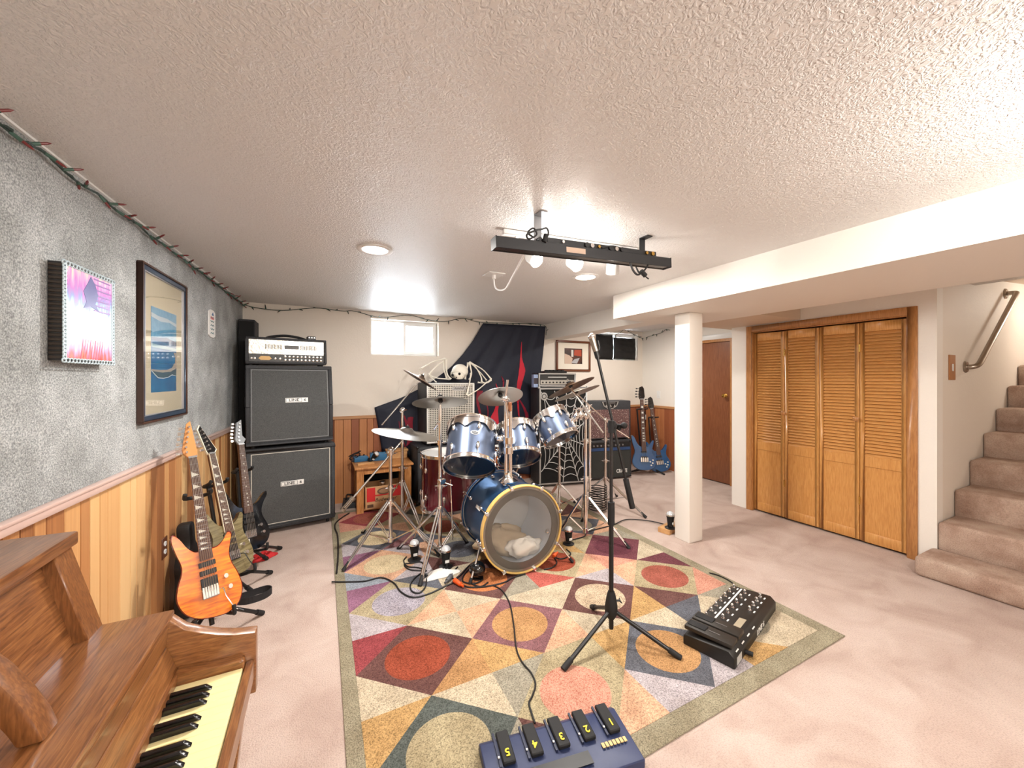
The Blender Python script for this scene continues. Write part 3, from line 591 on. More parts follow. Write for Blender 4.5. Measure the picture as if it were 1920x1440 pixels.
def guitar(name, label, P0, P1, hint, right, left, top, side, neckm, headp, headm, bass=False, shear=0., inlay='shark', binding=None, group=None, ws=.85, sizes=(.034,.021), pick=((.165,.05,.026),(.215,.05,.012),(.255,.05,.012))):
    M = gframe(P0, P1, hint, ws); cat = 'bass guitar' if bass else 'guitar'
    t = thing(name, label, cat, P0, group); nb = right[-1][1]; nut = .80 if not bass else .84
    ol = smooth2([(a, b_-shear*a*(1-b_/.42) if b_ < .42 else b_) for a, b_ in right+left])
    MB().prism(ol, -.04, -.004, M).build('body', side, t, bevel=.004)
    MB().prism([(a*.965, (b_-.15)*.97+.15) for a, b_ in ol], -.004, .0, M).build('top', top, t, smooth=0)
    w0, w1 = sizes
    MB().prism([(-w0, nb-.03), (w0, nb-.03), (w1, nut), (-w1, nut)], -.012, .006, M).build('neck', neckm, t, smooth=0)
    fb = MB().prism([(-w0, nb-.05), (w0, nb-.05), (w1, nut), (-w1, nut)], .006, .012, M).build('fretboard', FRETB, t, smooth=0)
    m = MB(); sc = nut-.125; n = 22
    for k in range(1, n):
        y = nut-sc*(1-2**(-k/12.)); w_ = w1+(w0-w1)*(nut-y)/(nut-nb+.075); m.box((-w_, y-.0008, .012), (w_, y+.0008, .0135), M)
    m.build('frets', GREYM, fb, smooth=0)['kind'] = 'stuff'; m = MB()
    for k in (3, 5, 7, 9, 12, 15, 17, 19, 21):
        y = (2*nut-sc*(2-2**(-k/12.)-2**(-(k-1)/12.)))/2; h = sc*(2**(-(k-1)/12.)-2**(-k/12.))*.42
        if inlay == 'shark': m.prism([(-w1*.95, y-h), (w1*.9, y-h*.5), (-w1*.95, y+h)], .0121, .0132, M)
        elif inlay == 'block': m.box((-w1*.6, y-h*.7, .0121), (w1*.6, y+h*.7, .0132), M)
        else: m.prism(circ(.0055, 10, 0, y), .0121, .0132, M)
    m.build('inlays', PEARL, fb, smooth=0)['kind'] = 'stuff'
    if binding:
        MB().prism([(-w0-.003, nb-.05), (-w0, nb-.05), (-w1, nut), (-w1-.003, nut)], .004, .0125, M).prism([(w0, nb-.05), (w0+.003, nb-.05), (w1+.003, nut), (w1, nut)], .004, .0125, M).build('binding', binding, fb, smooth=0)
    hd = MB().prism(headp, -.014, .004, M).build('headstock', headm, t, bevel=.002)
    if binding: MB().prism([(a*1.12, (b_-.9)*1.05+.9) for a, b_ in headp], -.012, .002, M).build('headstock_binding', binding, t, smooth=0)
    MB().box((-w1-.002, nut-.004, .004), (w1+.002, nut+.006, .0155), M).build('nut', GREYM, t, smooth=0)
    ns = 4 if bass else 6; m = MB(); s0 = -w1*.8
    for k in range(ns):
        f = k/(ns-1)*2-1; a = M @ V((f*w1*.8, nut, .0155)); b_ = M @ V((f*w0*.85, .125, .02)); m.cyl(a, b_, .0009, n=5)
    m.build('strings', STRINGM, t)['kind'] = 'stuff'
    lx = sorted(headp, key=lambda p: p[0])
    for k in range(ns):
        y = nut+.03+(.135 if not bass else .1)*k/(ns-1); cand = []
        for i in range(len(headp)):
            (xa, ya), (xb_, yb) = headp[i], headp[(i+1) % len(headp)]
            if (ya-y)*(yb-y) <= 0 and abs(ya-yb) > 1e-6: cand.append(xa+(xb_-xa)*(y-ya)/(yb-ya))
        xl = min(cand) if cand else -.03
        mm = MB().cyl((xl+.02, y, .004), (xl+.02, y, .016), .006, n=10, M=M).cyl((xl, y, -.006), (xl-.018, y, -.006), .003, n=8, M=M)
        mm.box((xl-.036, y-.007, -.012), (xl-.018, y+.007, .0), M); mm.build('tuner', CHROME if not bass else BLACK, hd)
    for (y, w_, h) in pick: MB().box((-w_*.85, y-h, 0), (w_*.85, y+h, .008), M).build('pickup', PICK, t, bevel=.002)
    br = MB().box((-.042, .095, 0), (.042, .14, .01), M).build('bridge', BLACK if name == 'electric_guitar' and binding else GREYM, t, bevel=.002)
    m = MB()
    for k in range(ns): f = k/(ns-1)*2-1; m.box((f*.034-.005, .1, .01), (f*.034+.005, .15, .016), M)
    m.build('saddles', CHROME, br, smooth=0)['kind'] = 'stuff'
    for a, b_ in ((.085, .17), (.1, .115)) if not bass else ((.06, .1), (.085, .085), (.07, .06), (.09, .12)):
        MB().cyl((a, b_, 0), (a, b_, .014), .011 if not bass else .008, n=14, M=M).build('knob', CHROME if not bass else PEARL, t)
    MB().cyl((-.148 if not bass else -.118, .41 if not bass else .395, -.02), (-.16 if not bass else -.13, .425 if not bass else .41, -.02), .006, n=8, M=M).build('strap_button', CHROME, t)
    return t, M
def flame(name, a, b_, c):
    q = N(name); vec = q.coord((3, 3, 26)); nz = q.n('ShaderNodeTexNoise'); nz.inputs['Scale'].default_value = 3.; nz.inputs['Detail'].default_value = 3; nz.inputs['Distortion'].default_value = .5
    q.l(vec, nz.inputs['Vector']); q.l(q.ramp(nz.outputs[0], [(.3, a), (.5, b_), (.7, c)]), q.b.inputs['Base Color']); q.b.inputs['Roughness'].default_value = .25
    q.b.inputs['Coat Weight'].default_value = .6; q.b.inputs['Coat Roughness'].default_value = .05; return q.m
JACK = [(-.021,.8),(.021,.8),(.028,.83),(.012,1.0),(-.012,.985),(-.05,.845),(-.045,.825)]
ESP = [(-.021,.8),(.021,.8),(.045,.83),(-.04,1.0),(-.06,.97),(-.03,.82)]
IBZ = [(-.02,.8),(.02,.8),(.045,.84),(.02,.87),(.025,1.0),(-.015,.975),(-.04,.84)]
FEN = [(-.022,.84),(.022,.84),(.035,.87),(.03,.97),(.012,1.0),(-.02,.985),(-.032,.9),(-.03,.86)]
STANDB = mat('stand_black', (24,24,26), .45)
def gstand(label, P0, P1, hint, feet, group):
    M = gframe(P0, P1, hint); y = (P1-P0).normalized(); z = V((M[0][2], M[1][2], M[2][2])).normalized(); x = y.cross(z); h = V((z.x, z.y, 0)).normalized()
    B = V((P0.x, P0.y, 0))-h*.1; t = thing('guitar_stand', label, 'guitar stand', B, group)
    nk = P0+(P1-P0)*.60-z*.085; hub = V((B.x, B.y, .24))
    MB().cyl(V((B.x, B.y, .13)), nk, .012, n=10).build('post', STANDB, t)
    MB().ball(hub, .026, sc=(1,1,1.4)).build('hub', STANDB, t)
    ck = [nk+z*.11+x*.055+y*.015, nk+z*.09+x*.058, nk+z*.03+x*.05, nk+x*.0, nk+z*.03-x*.05, nk+z*.09-x*.058, nk+z*.11-x*.055+y*.015]
    MB().tube(smoothpath(ck, 4), .011, 8).build('neck_cradle', RUBBER, t)
    for s in (-1, 1):
        c0 = P0-z*.075+x*s*.0+y*.0; c0.z = max(c0.z, .1); e = P0+x*s*.075
        pts = [hub, c0+x*s*.06-y*.005, P0+x*s*.08-y*.014+z*.01, P0+x*s*.082-y*.012+z*.045, P0+x*s*.082+y*.03+z*.055]
        MB().tube(smoothpath(pts, 4), .01, 8).build('cradle_arm', RUBBER, t)
    for f in feet:
        f = V((f[0], f[1], .012)); m = MB().cyl(hub, f, .011, n=10).build('leg', STANDB, t)
        d = (f-hub).normalized(); MB().cyl(f-d*.05, f+d*.004, .0155, n=10).build('rubber_foot', RUBBER, m)
    return t
GG = 'guitars on stands by the plank wall'; GS = 'black guitar stands'
ORANGE = flame('amber_flame', (196,84,0), (232,122,4), (250,160,20)); ORSIDE = mat('amber_burst_edge', (116,22,8), .2, coat=.6)
OLIVE = flame('olive_flame', (88,78,52), (116,104,72), (140,128,94)); OLSIDE = mat('olive_edge', (60,50,36), .25, coat=.5)
BLKG = mat('gloss_black', (16,17,20), .12, coat=.8); MAPLE = mat('maple_neck', (206,142,84), .35); BIND = mat('cream_binding', (232,226,204), .4); DKNECK = mat('dark_neck', (90,52,34), .4)
P0 = at(402, 1158, 2.04); P1 = at(352, 790, 2.26); hint = (EYE-P0)+V((.25,0,0))
t, M = guitar('electric_guitar', 'amber orange flame-top electric guitar with pointed headstock, nearest on its stand', P0, P1, hint, STRAT_R, STRAT_L, ORANGE, ORSIDE, MAPLE, JACK, MAPLE, shear=.16, group=GG, ws=.78)
MB().tube([M @ V(q) for q in ((.045,.12,.01),(.06,.12,.03),(.066,.08,.04),(.1,.01,.045),(.13,-.01,.045))], .0028, 6).build('tremolo_arm', CHROME, t)
MB().cyl((.115,.0,.045), (.14,-.017,.045), .006, n=8, M=M).build('arm_tip', BLACK, t)
gstand('black guitar stand under the amber orange guitar', P0, P1, hint, [onz(492, 1153), onz(300, 1150)+V((.15,-.05,0)), (-.78, 2.72)], GS)
P0 = at(446, 1078, 2.47); P1 = at(384, 798, 2.66); hint = V((.8,-.7,0))
t, M = guitar('electric_guitar', 'olive brown flame-top electric guitar with black angular headstock, middle of three', P0, P1, hint, STRAT_R, STRAT_L, OLIVE, OLSIDE, DKNECK, ESP, BLKG, inlay='shark', binding=BIND, group=GG, shear=.05)
MB().tube([M @ V(q) for q in ((.045,.12,.01),(.06,.11,.03),(.07,.06,.04),(.1,.0,.045))], .003, 6).build('tremolo_arm', BLACK, t)
gstand('black guitar stand under the olive brown guitar', P0, P1, hint, [onz(508, 1076), onz(470, 1110), (-.6, 3.34)], GS)
P0 = at(473, 1033, 2.85); P1 = at(446, 787, 3.06); hint = V((.62,-.8,0))
t, M = guitar('electric_guitar', 'gloss black electric guitar with sharp horns beside the amp stack', P0, P1, hint, SHARP_R, SHARP_L, BLKG, BLKG, DKNECK, IBZ, mat('headstock_grey', (120,124,128), .3), inlay='dot', group=GG, ws=.92)
MB().box((-.1, .06, 0), (-.01, .09, .0015), M).build('sticker', LOGO, t, smooth=0)
gstand('black guitar stand under the gloss black guitar', P0, P1, hint, [onz(526, 1030), onz(500, 1050), (-.66, 3.75)], GS)
# guitar case with barbed-wire decal leaning on the wall behind the amber guitar
cm = basis((lwx(3.12, .075), 3.12, .0), (1, -.043, .06), (0, 1, 0))
t = thing('gig_bag', 'black gig bag with pale barbed decal leaning on planks behind the amber guitar', 'gig bag', (lwx(3.12, .06), 3.12, 0))
bag = smooth2([(a*.9, b_*.72) for a, b_ in [(-.14,.02),(.14,.02),(.19,.12),(.17,.26),(.14,.36),(.14,.46),(.1,.55),(.055,.62),(.05,.78),(-.05,.78),(-.055,.62),(-.1,.55),(-.14,.46),(-.14,.36),(-.17,.26),(-.19,.12)]])
MB().prism(bag, 0, .07, cm).build('bag', mat('gig_bag_black', (22,21,22), .6), t, bevel=.012, seg=2)
m = MB(); DEC = mat('decal_grey', (150,150,140), .6)
pts = [cm @ V((-.11+.01*math.sin(k*.9), .1+.035*k*.9, .073)) for k in range(10)]; m.tube(pts, .004, 6)
for k in range(8): a = 2*math.pi*k/8; m.cyl(cm @ V((-.11, .26, .073)), cm @ V((-.11+.04*math.cos(a), .26+.04*math.sin(a), .074)), .003, .0008, 6)
m.tube([cm @ V((-.11+.022*math.cos(2*math.pi*k/16), .26+.022*math.sin(2*math.pi*k/16), .074)) for k in range(16)], .003, 6, closed=True); m.build('barbed_decal', DEC, t)
# red cloth and strap on the carpet
def cloth(name, label, cat, c, rx, ry, h, m, seed, lift=0.):
    rnd = random.Random(seed); n, k = 26, 8; vs = [V((c[0], c[1], lift+h))]; fs = []
    ph = [rnd.uniform(0, 6.28) for _ in range(4)]
    for i in range(1, k+1):
        for j in range(n):
            a = 2*math.pi*j/n; r = i/k*(1+.18*math.sin(3*a+ph[0])+.1*math.sin(5*a+ph[1])); z = lift+h*(1-i/k)**.7*(1+.35*math.sin(4*a+ph[2]+i)+.3*math.sin(i*1.7+2*a+ph[3]))+.004
            vs.append(V((c[0]+rx*r*math.cos(a), c[1]+ry*r*math.sin(a), max(z, lift+.004))))
    fs += [(0, 1+j, 1+(j+1) % n) for j in range(n)]
    for i in range(k-1):
        b_ = 1+i*n; fs += [(b_+j, b_+n+j, b_+n+(j+1) % n, b_+(j+1) % n) for j in range(n)]
    o = MB().add(vs, fs).build(name, m, org=(c[0], c[1], lift), smooth=180); s = o.modifiers.new('thick', 'SOLIDIFY'); s.thickness = .004
    return tag(o, label, cat)
c = onz(494, 1044); cloth('red_cloth', 'crumpled red cloth on the carpet under the black guitar', 'cloth', (c.x, c.y), .085, .1, .03, RED, 4)
c = onz(462, 1128); t = thing('guitar_strap', 'black guitar strap curled in a loop on the carpet by the amber guitar', 'strap', c)
pts = [c+V((-.1,.02,.0)), c+V((0,-.04,.0)), c+V((.1,-.02,0)), c+V((.14,.04,0)), c+V((.1,.08,0)), c+V((0,.05,0)), c+V((-.1,.02,0))]
m = MB(); pp = smoothpath(pts, 5)
for a, b_ in zip(pp, pp[1:]):
    d = (b_-a).normalized(); s = d.cross(V((0,0,1)))*.003
    m.add([a+s, b_+s, b_-s, a-s, a+s+V((0,0,.045)), b_+s+V((0,0,.045)), b_-s+V((0,0,.045)), a-s+V((0,0,.045))], [(3,2,1,0),(4,5,6,7),(0,1,5,4),(1,2,6,5),(2,3,7,6),(3,0,4,7)])
m.build('webbing', mat('strap_black', (30,30,34), .6), t)
# ================================================================== amplifier stack
GRILLE = mat('grille_cloth_charcoal', (62,64,66), .85, noise=(260., (96,98,98), .3)); PIPE = mat('piping_white', (214,210,200), .5); PIPEG = mat('piping_grey', (140,142,144), .5)
def line6(M, x, z, t, s=1.):                              # logo plate on a cab front, local x along front, y out, z up
    B = M @ basis((x, -.002, z), (0,-1,0), (1,0,0)) if False else M @ Matrix(((1,0,0,x),(0,0,-1,0),(0,1,0,z),(0,0,0,1)))
    p = MB().box((-.1*s, -.024*s, .0), (.1*s, .024*s, .004), B).build('logo_plate', LOGO, t, bevel=.0015)
    MB().box((-.095*s, -.019*s, .004), (.045*s, .019*s, .0046), B).build('logo_field', BLACK, p, smooth=0)
    MB().box((-.092*s, -.016*s, .0046), (.042*s, .016*s, .0049), B).build('logo_inner', LOGO, p, smooth=0)
    text('LINE', B @ Matrix.Translation((-.025*s, 0, .0052)), .036*s, BLACK, p, sx=1.25, bold=.0006); text('6', B @ Matrix.Translation((.072*s, 0, .0048)), .036*s, BLACK, p, sx=1.3, bold=.0006)
Rp = onz(628, 978.5); aL = math.radians(8.3); W = .775
Lp = V((Rp.x-W*math.cos(aL), Rp.y-W*math.sin(aL), 0)); M = rotz(Lp, aL); H = .835; D = .36; f = .036
t = thing('speaker_cabinet', 'black straight speaker cabinet with white piping, bottom of the amp stack', 'speaker cabinet', M @ V((W/2, D/2, 0)), 'stacked guitar cabinets')
MB().box((0, .02, .05), (W, D, H), M).build('box', TOLEX, t, bevel=.008, seg=2)
m = MB().box((0, -.004, .05), (W, .03, .05+f), M).box((0, -.004, H-f), (W, .03, H), M).box((0, -.004, .05+f), (f, .03, H-f), M).box((W-f, -.004, .05+f), (W, .03, H-f), M); m.build('front_frame', TOLEX, t, bevel=.006, seg=2)
MB().box((f, .006, .05+f), (W-f, .025, H-f), M).build('grille', GRILLE, t, smooth=0)
bars(MB(), W/2-f-.012, (H-.05)/2-f-.012, .006, 0, .003, M @ Matrix(((1,0,0,W/2),(0,0,-1,.006),(0,1,0,(H+.05)/2),(0,0,0,1)))).build('piping', PIPE, t, smooth=0)
line6(M @ Matrix.Translation((0,.005,0)), W*.5, .47, t)
for a in (.06, W-.06):
    for b_ in (.06, D-.06): MB().cyl(M @ V((a-.012, b_, .026)), M @ V((a+.012, b_, .026)), .026, n=16).build('caster', RUBBER, t)
aU = math.radians(9.5); W = .755; z0 = .862; H = .775; Rp = V((.098, 4.415, 0)); Lp = V((Rp.x-W*math.cos(aU), Rp.y-W*math.sin(aU), z0)); M = rotz(Lp, aU)
t = thing('speaker_cabinet', 'black angled-top speaker cabinet, upper one of the amp stack', 'speaker cabinet', M @ V((W/2, D/2, -.02)), 'stacked guitar cabinets')
prof = [(.02, 0), (.02, .37), (.1, H), (D, H), (D, 0)]
MB().prism(prof, 0, W, M @ Matrix(((0,0,1,0),(1,0,0,0),(0,1,0,0),(0,0,0,1)))).build('box', TOLEX, t, bevel=.008, seg=2)
sl = math.atan2(.08, H-.37); Mu = M @ Matrix.Translation((0, 0, .37)) @ Matrix.Rotation(-sl, 4, 'X'); hu = (H-.37)/math.cos(sl)
m = MB().box((0, -.004, 0), (W, .03, f), M).box((0, -.004, f), (f, .03, .37), M).box((W-f, -.004, f), (W, .03, .37), M)
m.box((0, -.004, hu-f), (W, .03, hu), Mu).box((0, -.004, 0), (f, .03, hu-f), Mu).box((W-f, -.004, 0), (W, .03, hu-f), Mu); m.build('front_frame', TOLEX, t, bevel=.005)
MB().box((f, .006, f), (W-f, .025, .37), M).box((f, .006, 0), (W-f, .025, hu-f), Mu).build('grille', GRILLE, t, smooth=0)
m = MB().box((f+.008, .002, f+.008), (W-f-.008, .006, f+.013), M).box((f+.008, .002, hu-f-.013), (W-f-.008, .006, hu-f-.008), Mu)
for a in (f+.008, W-f-.013): m.box((a, .002, f+.013), (a+.005, .006, .37), M).box((a, .002, 0), (a+.005, .006, hu-f-.013), Mu)
m.build('piping', PIPEG, t, smooth=0)
line6(Mu @ Matrix.Translation((0,.005,0)), W*.56, .06, t)
for a in (.06, W-.06):
    for b_ in (.06, D-.06): MB().cyl(M @ V((a, b_, -.026)), M @ V((a, b_, .0)), .02, n=14).build('foot', RUBBER, t)
for sx in (0, W): MB().box((sx-.004, .14, .36), (sx+.004, .26, .46), M).build('side_handle', BLACK, t, bevel=.003)
zt = z0+H; R = V((.035, 4.475, zt+.012)); wd = .70; L_ = V((R.x-wd*math.cos(aU), R.y-wd*math.sin(aU), R.z)); M = rotz(L_, aU); hh = .262; dd = .26
t = thing('amplifier_head', 'amplifier head with polished diamond-plate front and rows of knobs, on the amp stack', 'amplifier', M @ V((wd/2, dd/2, -.012)))
m = MB().box((0, 0, 0), (wd, dd, .022), M).box((0, 0, hh-.022), (wd, dd, hh), M).box((0, 0, .022), (.022, dd, hh-.022), M).box((wd-.022, 0, .022), (wd, dd, hh-.022), M).box((.022, .06, .022), (wd-.022, dd, hh-.022), M)
m.build('shell', TOLEX, t, bevel=.005)
DIA = N('diamond_plate'); vx = DIA.coord(); ck = DIA.n('ShaderNodeTexVoronoi'); ck.inputs['Scale'].default_value = 55.; DIA.l(vx, ck.inputs['Vector']); DIA.bump(ck.outputs[0], .6, .004)
DIA.b.inputs['Base Color'].default_value = rgb((226,222,214)); DIA.b.inputs['Metallic'].default_value = .85; DIA.b.inputs['Roughness'].default_value = .35
MB().box((.024, .012, .1), (wd-.024, .058, hh-.024), M).build('front_plate', DIA.m, t, smooth=0)
MB().box((.024, .01, .024), (wd-.024, .058, .098), M).build('control_panel', mat('panel_black', (36,34,34), .35), t, smooth=0)
m = MB()
for k in range(12): m.box((.155+.0125*k, .009, .15), (.161+.0125*k, .012, .195), M); m.box((.46+.0125*k, .009, .15), (.466+.0125*k, .012, .195), M)
m.build('vent_slots', mat('vent_tan', (120,104,78), .5), t, smooth=0)['kind'] = 'stuff'
MB().box((.32, .008, .155), (.445, .012, .19), M).build('name_plate', mat('plate_dark', (58,54,50), .35), t, smooth=0)
MB().prism([(.1,.055),(.12,.04),(.19,.04),(.21,.055),(.19,.078),(.12,.078)], -.009, -.006, M @ Matrix(((1,0,0,0),(0,0,1,.016),(0,1,0,0),(0,0,0,1)))).build('gold_badge', mat('badge_gold', (170,138,92), .4, .5), t, smooth=0)
kn = MB().lathe([(0,0),(.011,0),(.011,.006),(.007,.008),(.007,.016),(0,.017)], None, 14, closed=False).build('knob', CHROME, mesh_only=True)
for j in range(2):
    for k in range(10): piece('knob', kn, t, None, M=M @ Matrix.Translation((.325+.036*k, .01, .044+.034*j)) @ Matrix.Rotation(math.pi/2, 4, 'X'))
for a in (.24, .28, .045, .07): piece('knob', kn, t, None, M=M @ Matrix.Translation((a, .01, .055)) @ Matrix.Rotation(math.pi/2, 4, 'X'))
MB().tube(smoothpath([M @ V(q) for q in ((.17,.1,hh),(.22,.1,hh+.018),(.34,.1,hh+.034),(.46,.1,hh+.02),(.52,.1,hh))], 5), .013, 8).build('handle', RUBBER, t)
for a in (.04, wd-.04):
    for b_ in (.04, dd-.04): MB().cyl(M @ V((a, b_, -.012)), M @ V((a, b_, 0)), .014, n=12).build('foot', RUBBER, t)
t = thing('effects_pedal', 'small black pedal with silver knobs on top of the diamond-plate amplifier head', 'pedal', M @ V((.57, .1, hh)))
MB().box((.53, .06, hh), (.61, .15, hh+.04), M).build('housing', BLACK, t, bevel=.005)
for k in range(3): MB().cyl(M @ V((.546+.024*k, .06, hh+.025)), M @ V((.546+.024*k, .05, hh+.025)), .007, n=10).build('knob', CHROME, t)
t = thing('column_speaker', 'tall plain black column speaker in the corner behind the amp stack', 'speaker', (-.70, 4.86, 0))
MB().box((-.775, 4.73, 0), (-.63, 4.98, 2.12)).build('enclosure', TOLEX, t, bevel=.008); MB().box((-.765, 4.722, .3), (-.64, 4.73, 2.1)).build('grille', MATTE, t, smooth=0)
# ================================================================== side table and what is on it
TOAK = wood('table_oak', [(.3, (164,104,54)), (.5, (190,130,74)), (.7, (206,150,96))], (7, 7, .8), .4, .15)
x0, x1, y0, y1, zt = .335, .93, 4.50, 4.93, .52
t = thing('side_table', 'square oak side table with open front against the back wall', 'table', ((x0+x1)/2, (y0+y1)/2, 0))
MB().box((x0-.022, y0-.025, zt-.022), (x1+.022, y1+.01, zt)).build('tabletop', TOAK, t, bevel=.005, seg=2)
for a in (x0, x1-.075):
    for b_ in (y0, y1-.05): MB().box((a, b_, 0), (a+.075, b_+.05, zt-.022)).build('leg', TOAK, t, bevel=.004)
MB().box((x0+.075, y0+.005, zt-.085), (x1-.075, y0+.028, zt-.022)).build('apron', TOAK, t, bevel=.003)
MB().box((x0+.01, y0+.05, .03), (x0+.028, y1-.05, zt-.022)).build('side_panel', TOAK, t, smooth=0); MB().box((x1-.028, y0+.05, .03), (x1-.01, y1-.05, zt-.022)).build('side_panel', TOAK, t, smooth=0)
MB().box((x0+.03, y1-.03, .03), (x1-.03, y1-.012, zt-.022)).build('back_panel', MATTE, t, smooth=0)
MB().box((x0+.028, y0+.02, .03), (x1-.028, y1-.03, .045)).build('shelf', TOAK, t, smooth=0)
KRAFT = mat('kraft_board', (196,150,104), .8, noise=(14., (208,166,122), 0)); BOXRED = mat('carton_red', (204,44,44), .6)
M = Matrix.Translation((x0+.09, y0-.0, .045)) @ Matrix.Rotation(math.radians(3), 4, 'Z'); bw, bh = .42, .245
t = thing('beer_carton', 'red and kraft cardboard beer carton with script lettering inside the side table', 'carton', M @ V((bw/2, .13, 0)))
m = MB().box((0, .0, 0), (bw, .006, bh), M).box((0, .254, 0), (bw, .26, bh), M).box((0, .006, 0), (.006, .254, bh), M).box((bw-.006, .006, 0), (bw, .254, bh), M).box((.006, .006, 0), (bw-.006, .254, .006), M)
m.build('carton', KRAFT, t, smooth=0)
Fm = M @ Matrix(((1,0,0,0),(0,0,-1,0),(0,1,0,0),(0,0,0,1)))
MB().box((.015, .08, 0), (.105, .235, .001), Fm).box((.29, .11, 0), (.405, .235, .001), Fm).box((.105, .135, 0), (.29, .15, .001), Fm).build('red_print', BOXRED, t, smooth=0)
MB().prism(circ(.075, 24, .2, .185, .5), 0, .0015, Fm).build('crest', mat('crest_brown', (110,84,66), .7), t, smooth=0)
MB().prism(circ(.055, 24, .2, .185, .45), .0015, .002, Fm).build('crest_inner', mat('crest_tan', (170,132,100), .7), t, smooth=0)
text('Budweiser', Fm @ Matrix.Translation((.225, .09, .0012)) @ Matrix(((1,.25,0,0),(0,1,0,0),(0,0,1,0),(0,0,0,1))), .056, mat('ink_dark', (50,34,28), .7), t)
MB().box((.02, .015, 0), (.085, .05, .001), Fm).build('label_block', mat('label_brown', (90,62,46), .7), t, smooth=0)
t = thing('soda_can', 'silver can end poking out of the beer carton', 'can', M @ V((.2, .1, .1))); MB().cyl(M @ V((.2, .08, .006)), M @ V((.2, .08, bh+.03)), .036, n=18).build('can', CHROME, t)
# on the table
BLUEP = mat('pedal_blue', (44,104,146), .45)
def bluebox(u, v, w, d, h, label, rot):
    p = onz(u, v, zt); M = rotz(p, rot); t = thing('effects_pedal', label, 'pedal', p, 'blue pedals on the side table')
    MB().box((-w/2, 0, 0), (w/2, d, h), M).build('housing', BLUEP, t, bevel=.006, seg=2)
    MB().box((-w*.4, .012, h), (w*.4, d*.45, h+.006), M).build('tread', mat('pedal_blue_light', (84,140,176), .5), t, bevel=.002)
    for k in range(3): MB().cyl(M @ V((-w*.3+w*.3*k, d*.75, h)), M @ V((-w*.3+w*.3*k, d*.75, h+.016)), .009, n=10).build('knob', BLACK, t)
bluebox(678, 866, .16, .12, .055, 'small blue effects pedal at the left end of the side table', .15)
bluebox(710, 864, .19, .13, .085, 'larger blue effects pedal on the side table beside the spotlight', -.05)
WBLK = mat('pine_block', (206,160,108), .6, noise=(20., (186,138,88), 0))
p = onz(686, 871.5, zt); t = tag(MB().box((-.09, -.02, 0), (.09, .04, .022), rotz(p, .05)).build('wood_block', WBLK, org=p, bevel=.003), 'flat pine offcut on the front edge of the side table', 'wood block')
p = onz(742, 860, zt); t = thing('wooden_box', 'small plain wooden box with lid at the back of the side table', 'box', p)
MB().box((-.1, 0, 0), (.14, .12, .085), rotz(p, 0)).build('box', WBLK, t, bevel=.003); MB().box((-.11, -.01, .085), (.15, .13, .11), rotz(p, 0)).build('lid', WBLK, t, bevel=.003)
LENS = mat('lamp_lens', (225,228,230), .12, .3, coat=.5)
def uplight(label, p, ax=(0,0,1), s=1., stand=True):
    M = basis(p, ax, (1,0,.01)) @ Matrix.Diagonal((s, s, s, 1)); t = thing('floor_spotlight', label, 'spotlight', p, 'small cup-shaped spotlights')
    MB().lathe([(0,.03),(.026,.03),(.034,.1),(.041,.125),(.043,.13),(.036,.13),(.03,.11),(0,.1)], M, 22, closed=False).build('cup', MATTE, t)
    MB().lathe([(.0425,.122),(.0435,.13),(.0435,.136),(.037,.136),(.037,.128)], M, 22).build('rim', CHROME, t)
    MB().lathe([(.037,.128),(.034,.143),(.024,.155),(.012,.161),(0,.163)], M, 22, closed=False).build('bulb', LENS, t)
    if stand:
        MB().lathe([(0,0),(.05,0),(.052,.006),(.03,.014),(0,.016)], M, 22, closed=False).build('base', BLACK, t)
        MB().box((-.006, -.03, .01), (.006, -.024, .07), M).box((-.006, .024, .01), (.006, .03, .07), M).build('bracket', BLACK, t, smooth=0)
        MB().box((-.015, -.036, .045), (.015, -.033, .065), M).build('rating_label', LOGO, t, smooth=0)
    return t
p = onz(695, 864, zt+.004); uplight('black cup spotlight tilted to the right on the side table', p, (.55,-.35,.75), .85)
p = onz(663, 868, zt+.008); t = thing('cable_coil', 'black cable coil at the left end of the side table', 'cable', p)
m = MB()
for k in range(3): m.tube([p+V((.02+(.05+.008*k)*math.cos(a), .09+(.035)*math.sin(a), .03*k+.03*math.sin(a+k)+.03)) for a in [2*math.pi*q/20 for q in range(20)]], .005, 6, closed=True)
m.build('coil', RUBBER, t)
# ================================================================== left bass rig: road case, bass cabinet, skeleton
t = thing('speaker_cabinet', 'low black cabinet standing on the floor beside the side table', 'speaker cabinet', (1.35, 4.68, 0), 'bass rig boxes')
cx0, cx1, cy0, cy1 = 1.0, 1.80, 4.47, 4.95; ch = .69
MB().box((cx0, cy0+.02, .03), (cx1, cy1, ch)).build('box', TOLEX, t, bevel=.01, seg=2)
bars(MB(), .4, .32, .04, 0, .025, Matrix(((1,0,0,1.4),(0,0,-1,cy0+.02),(0,1,0,.36),(0,0,0,1)))).build('front_frame', TOLEX, t, bevel=.004)
MB().box((cx0+.04, cy0+.012, .08), (cx1-.04, cy0+.021, .64)).build('grille', mat('grille_black', (30,32,36), .8), t, smooth=0)
for a in (cx0, cx1):
    for z in (.03, ch): MB().ball((a, cy0+.02, z), .022, n=10, m=6).build('corner_cap', BLACK, t)
for a in (.06, .74): MB().cyl((cx0+a, cy0+.06, 0), (cx0+a, cy0+.06, .03), .022, n=12).build('foot', RUBBER, t); MB().cyl((cx0+a, cy1-.06, 0), (cx0+a, cy1-.06, .03), .022, n=12).build('foot', RUBBER, t)
t = thing('bass_cabinet', 'black bass cabinet with pale punched-metal grille under the skeleton', 'speaker cabinet', (1.42, 4.72, ch+.0), 'bass rig boxes')
bx0, bx1, by0, bz0, bz1 = 1.105, 1.722, 4.49, ch+.03, 1.46
MB().box((bx0, by0+.012, bz0), (bx1, 4.96, bz1)).build('box', TOLEX, t, bevel=.01, seg=2)
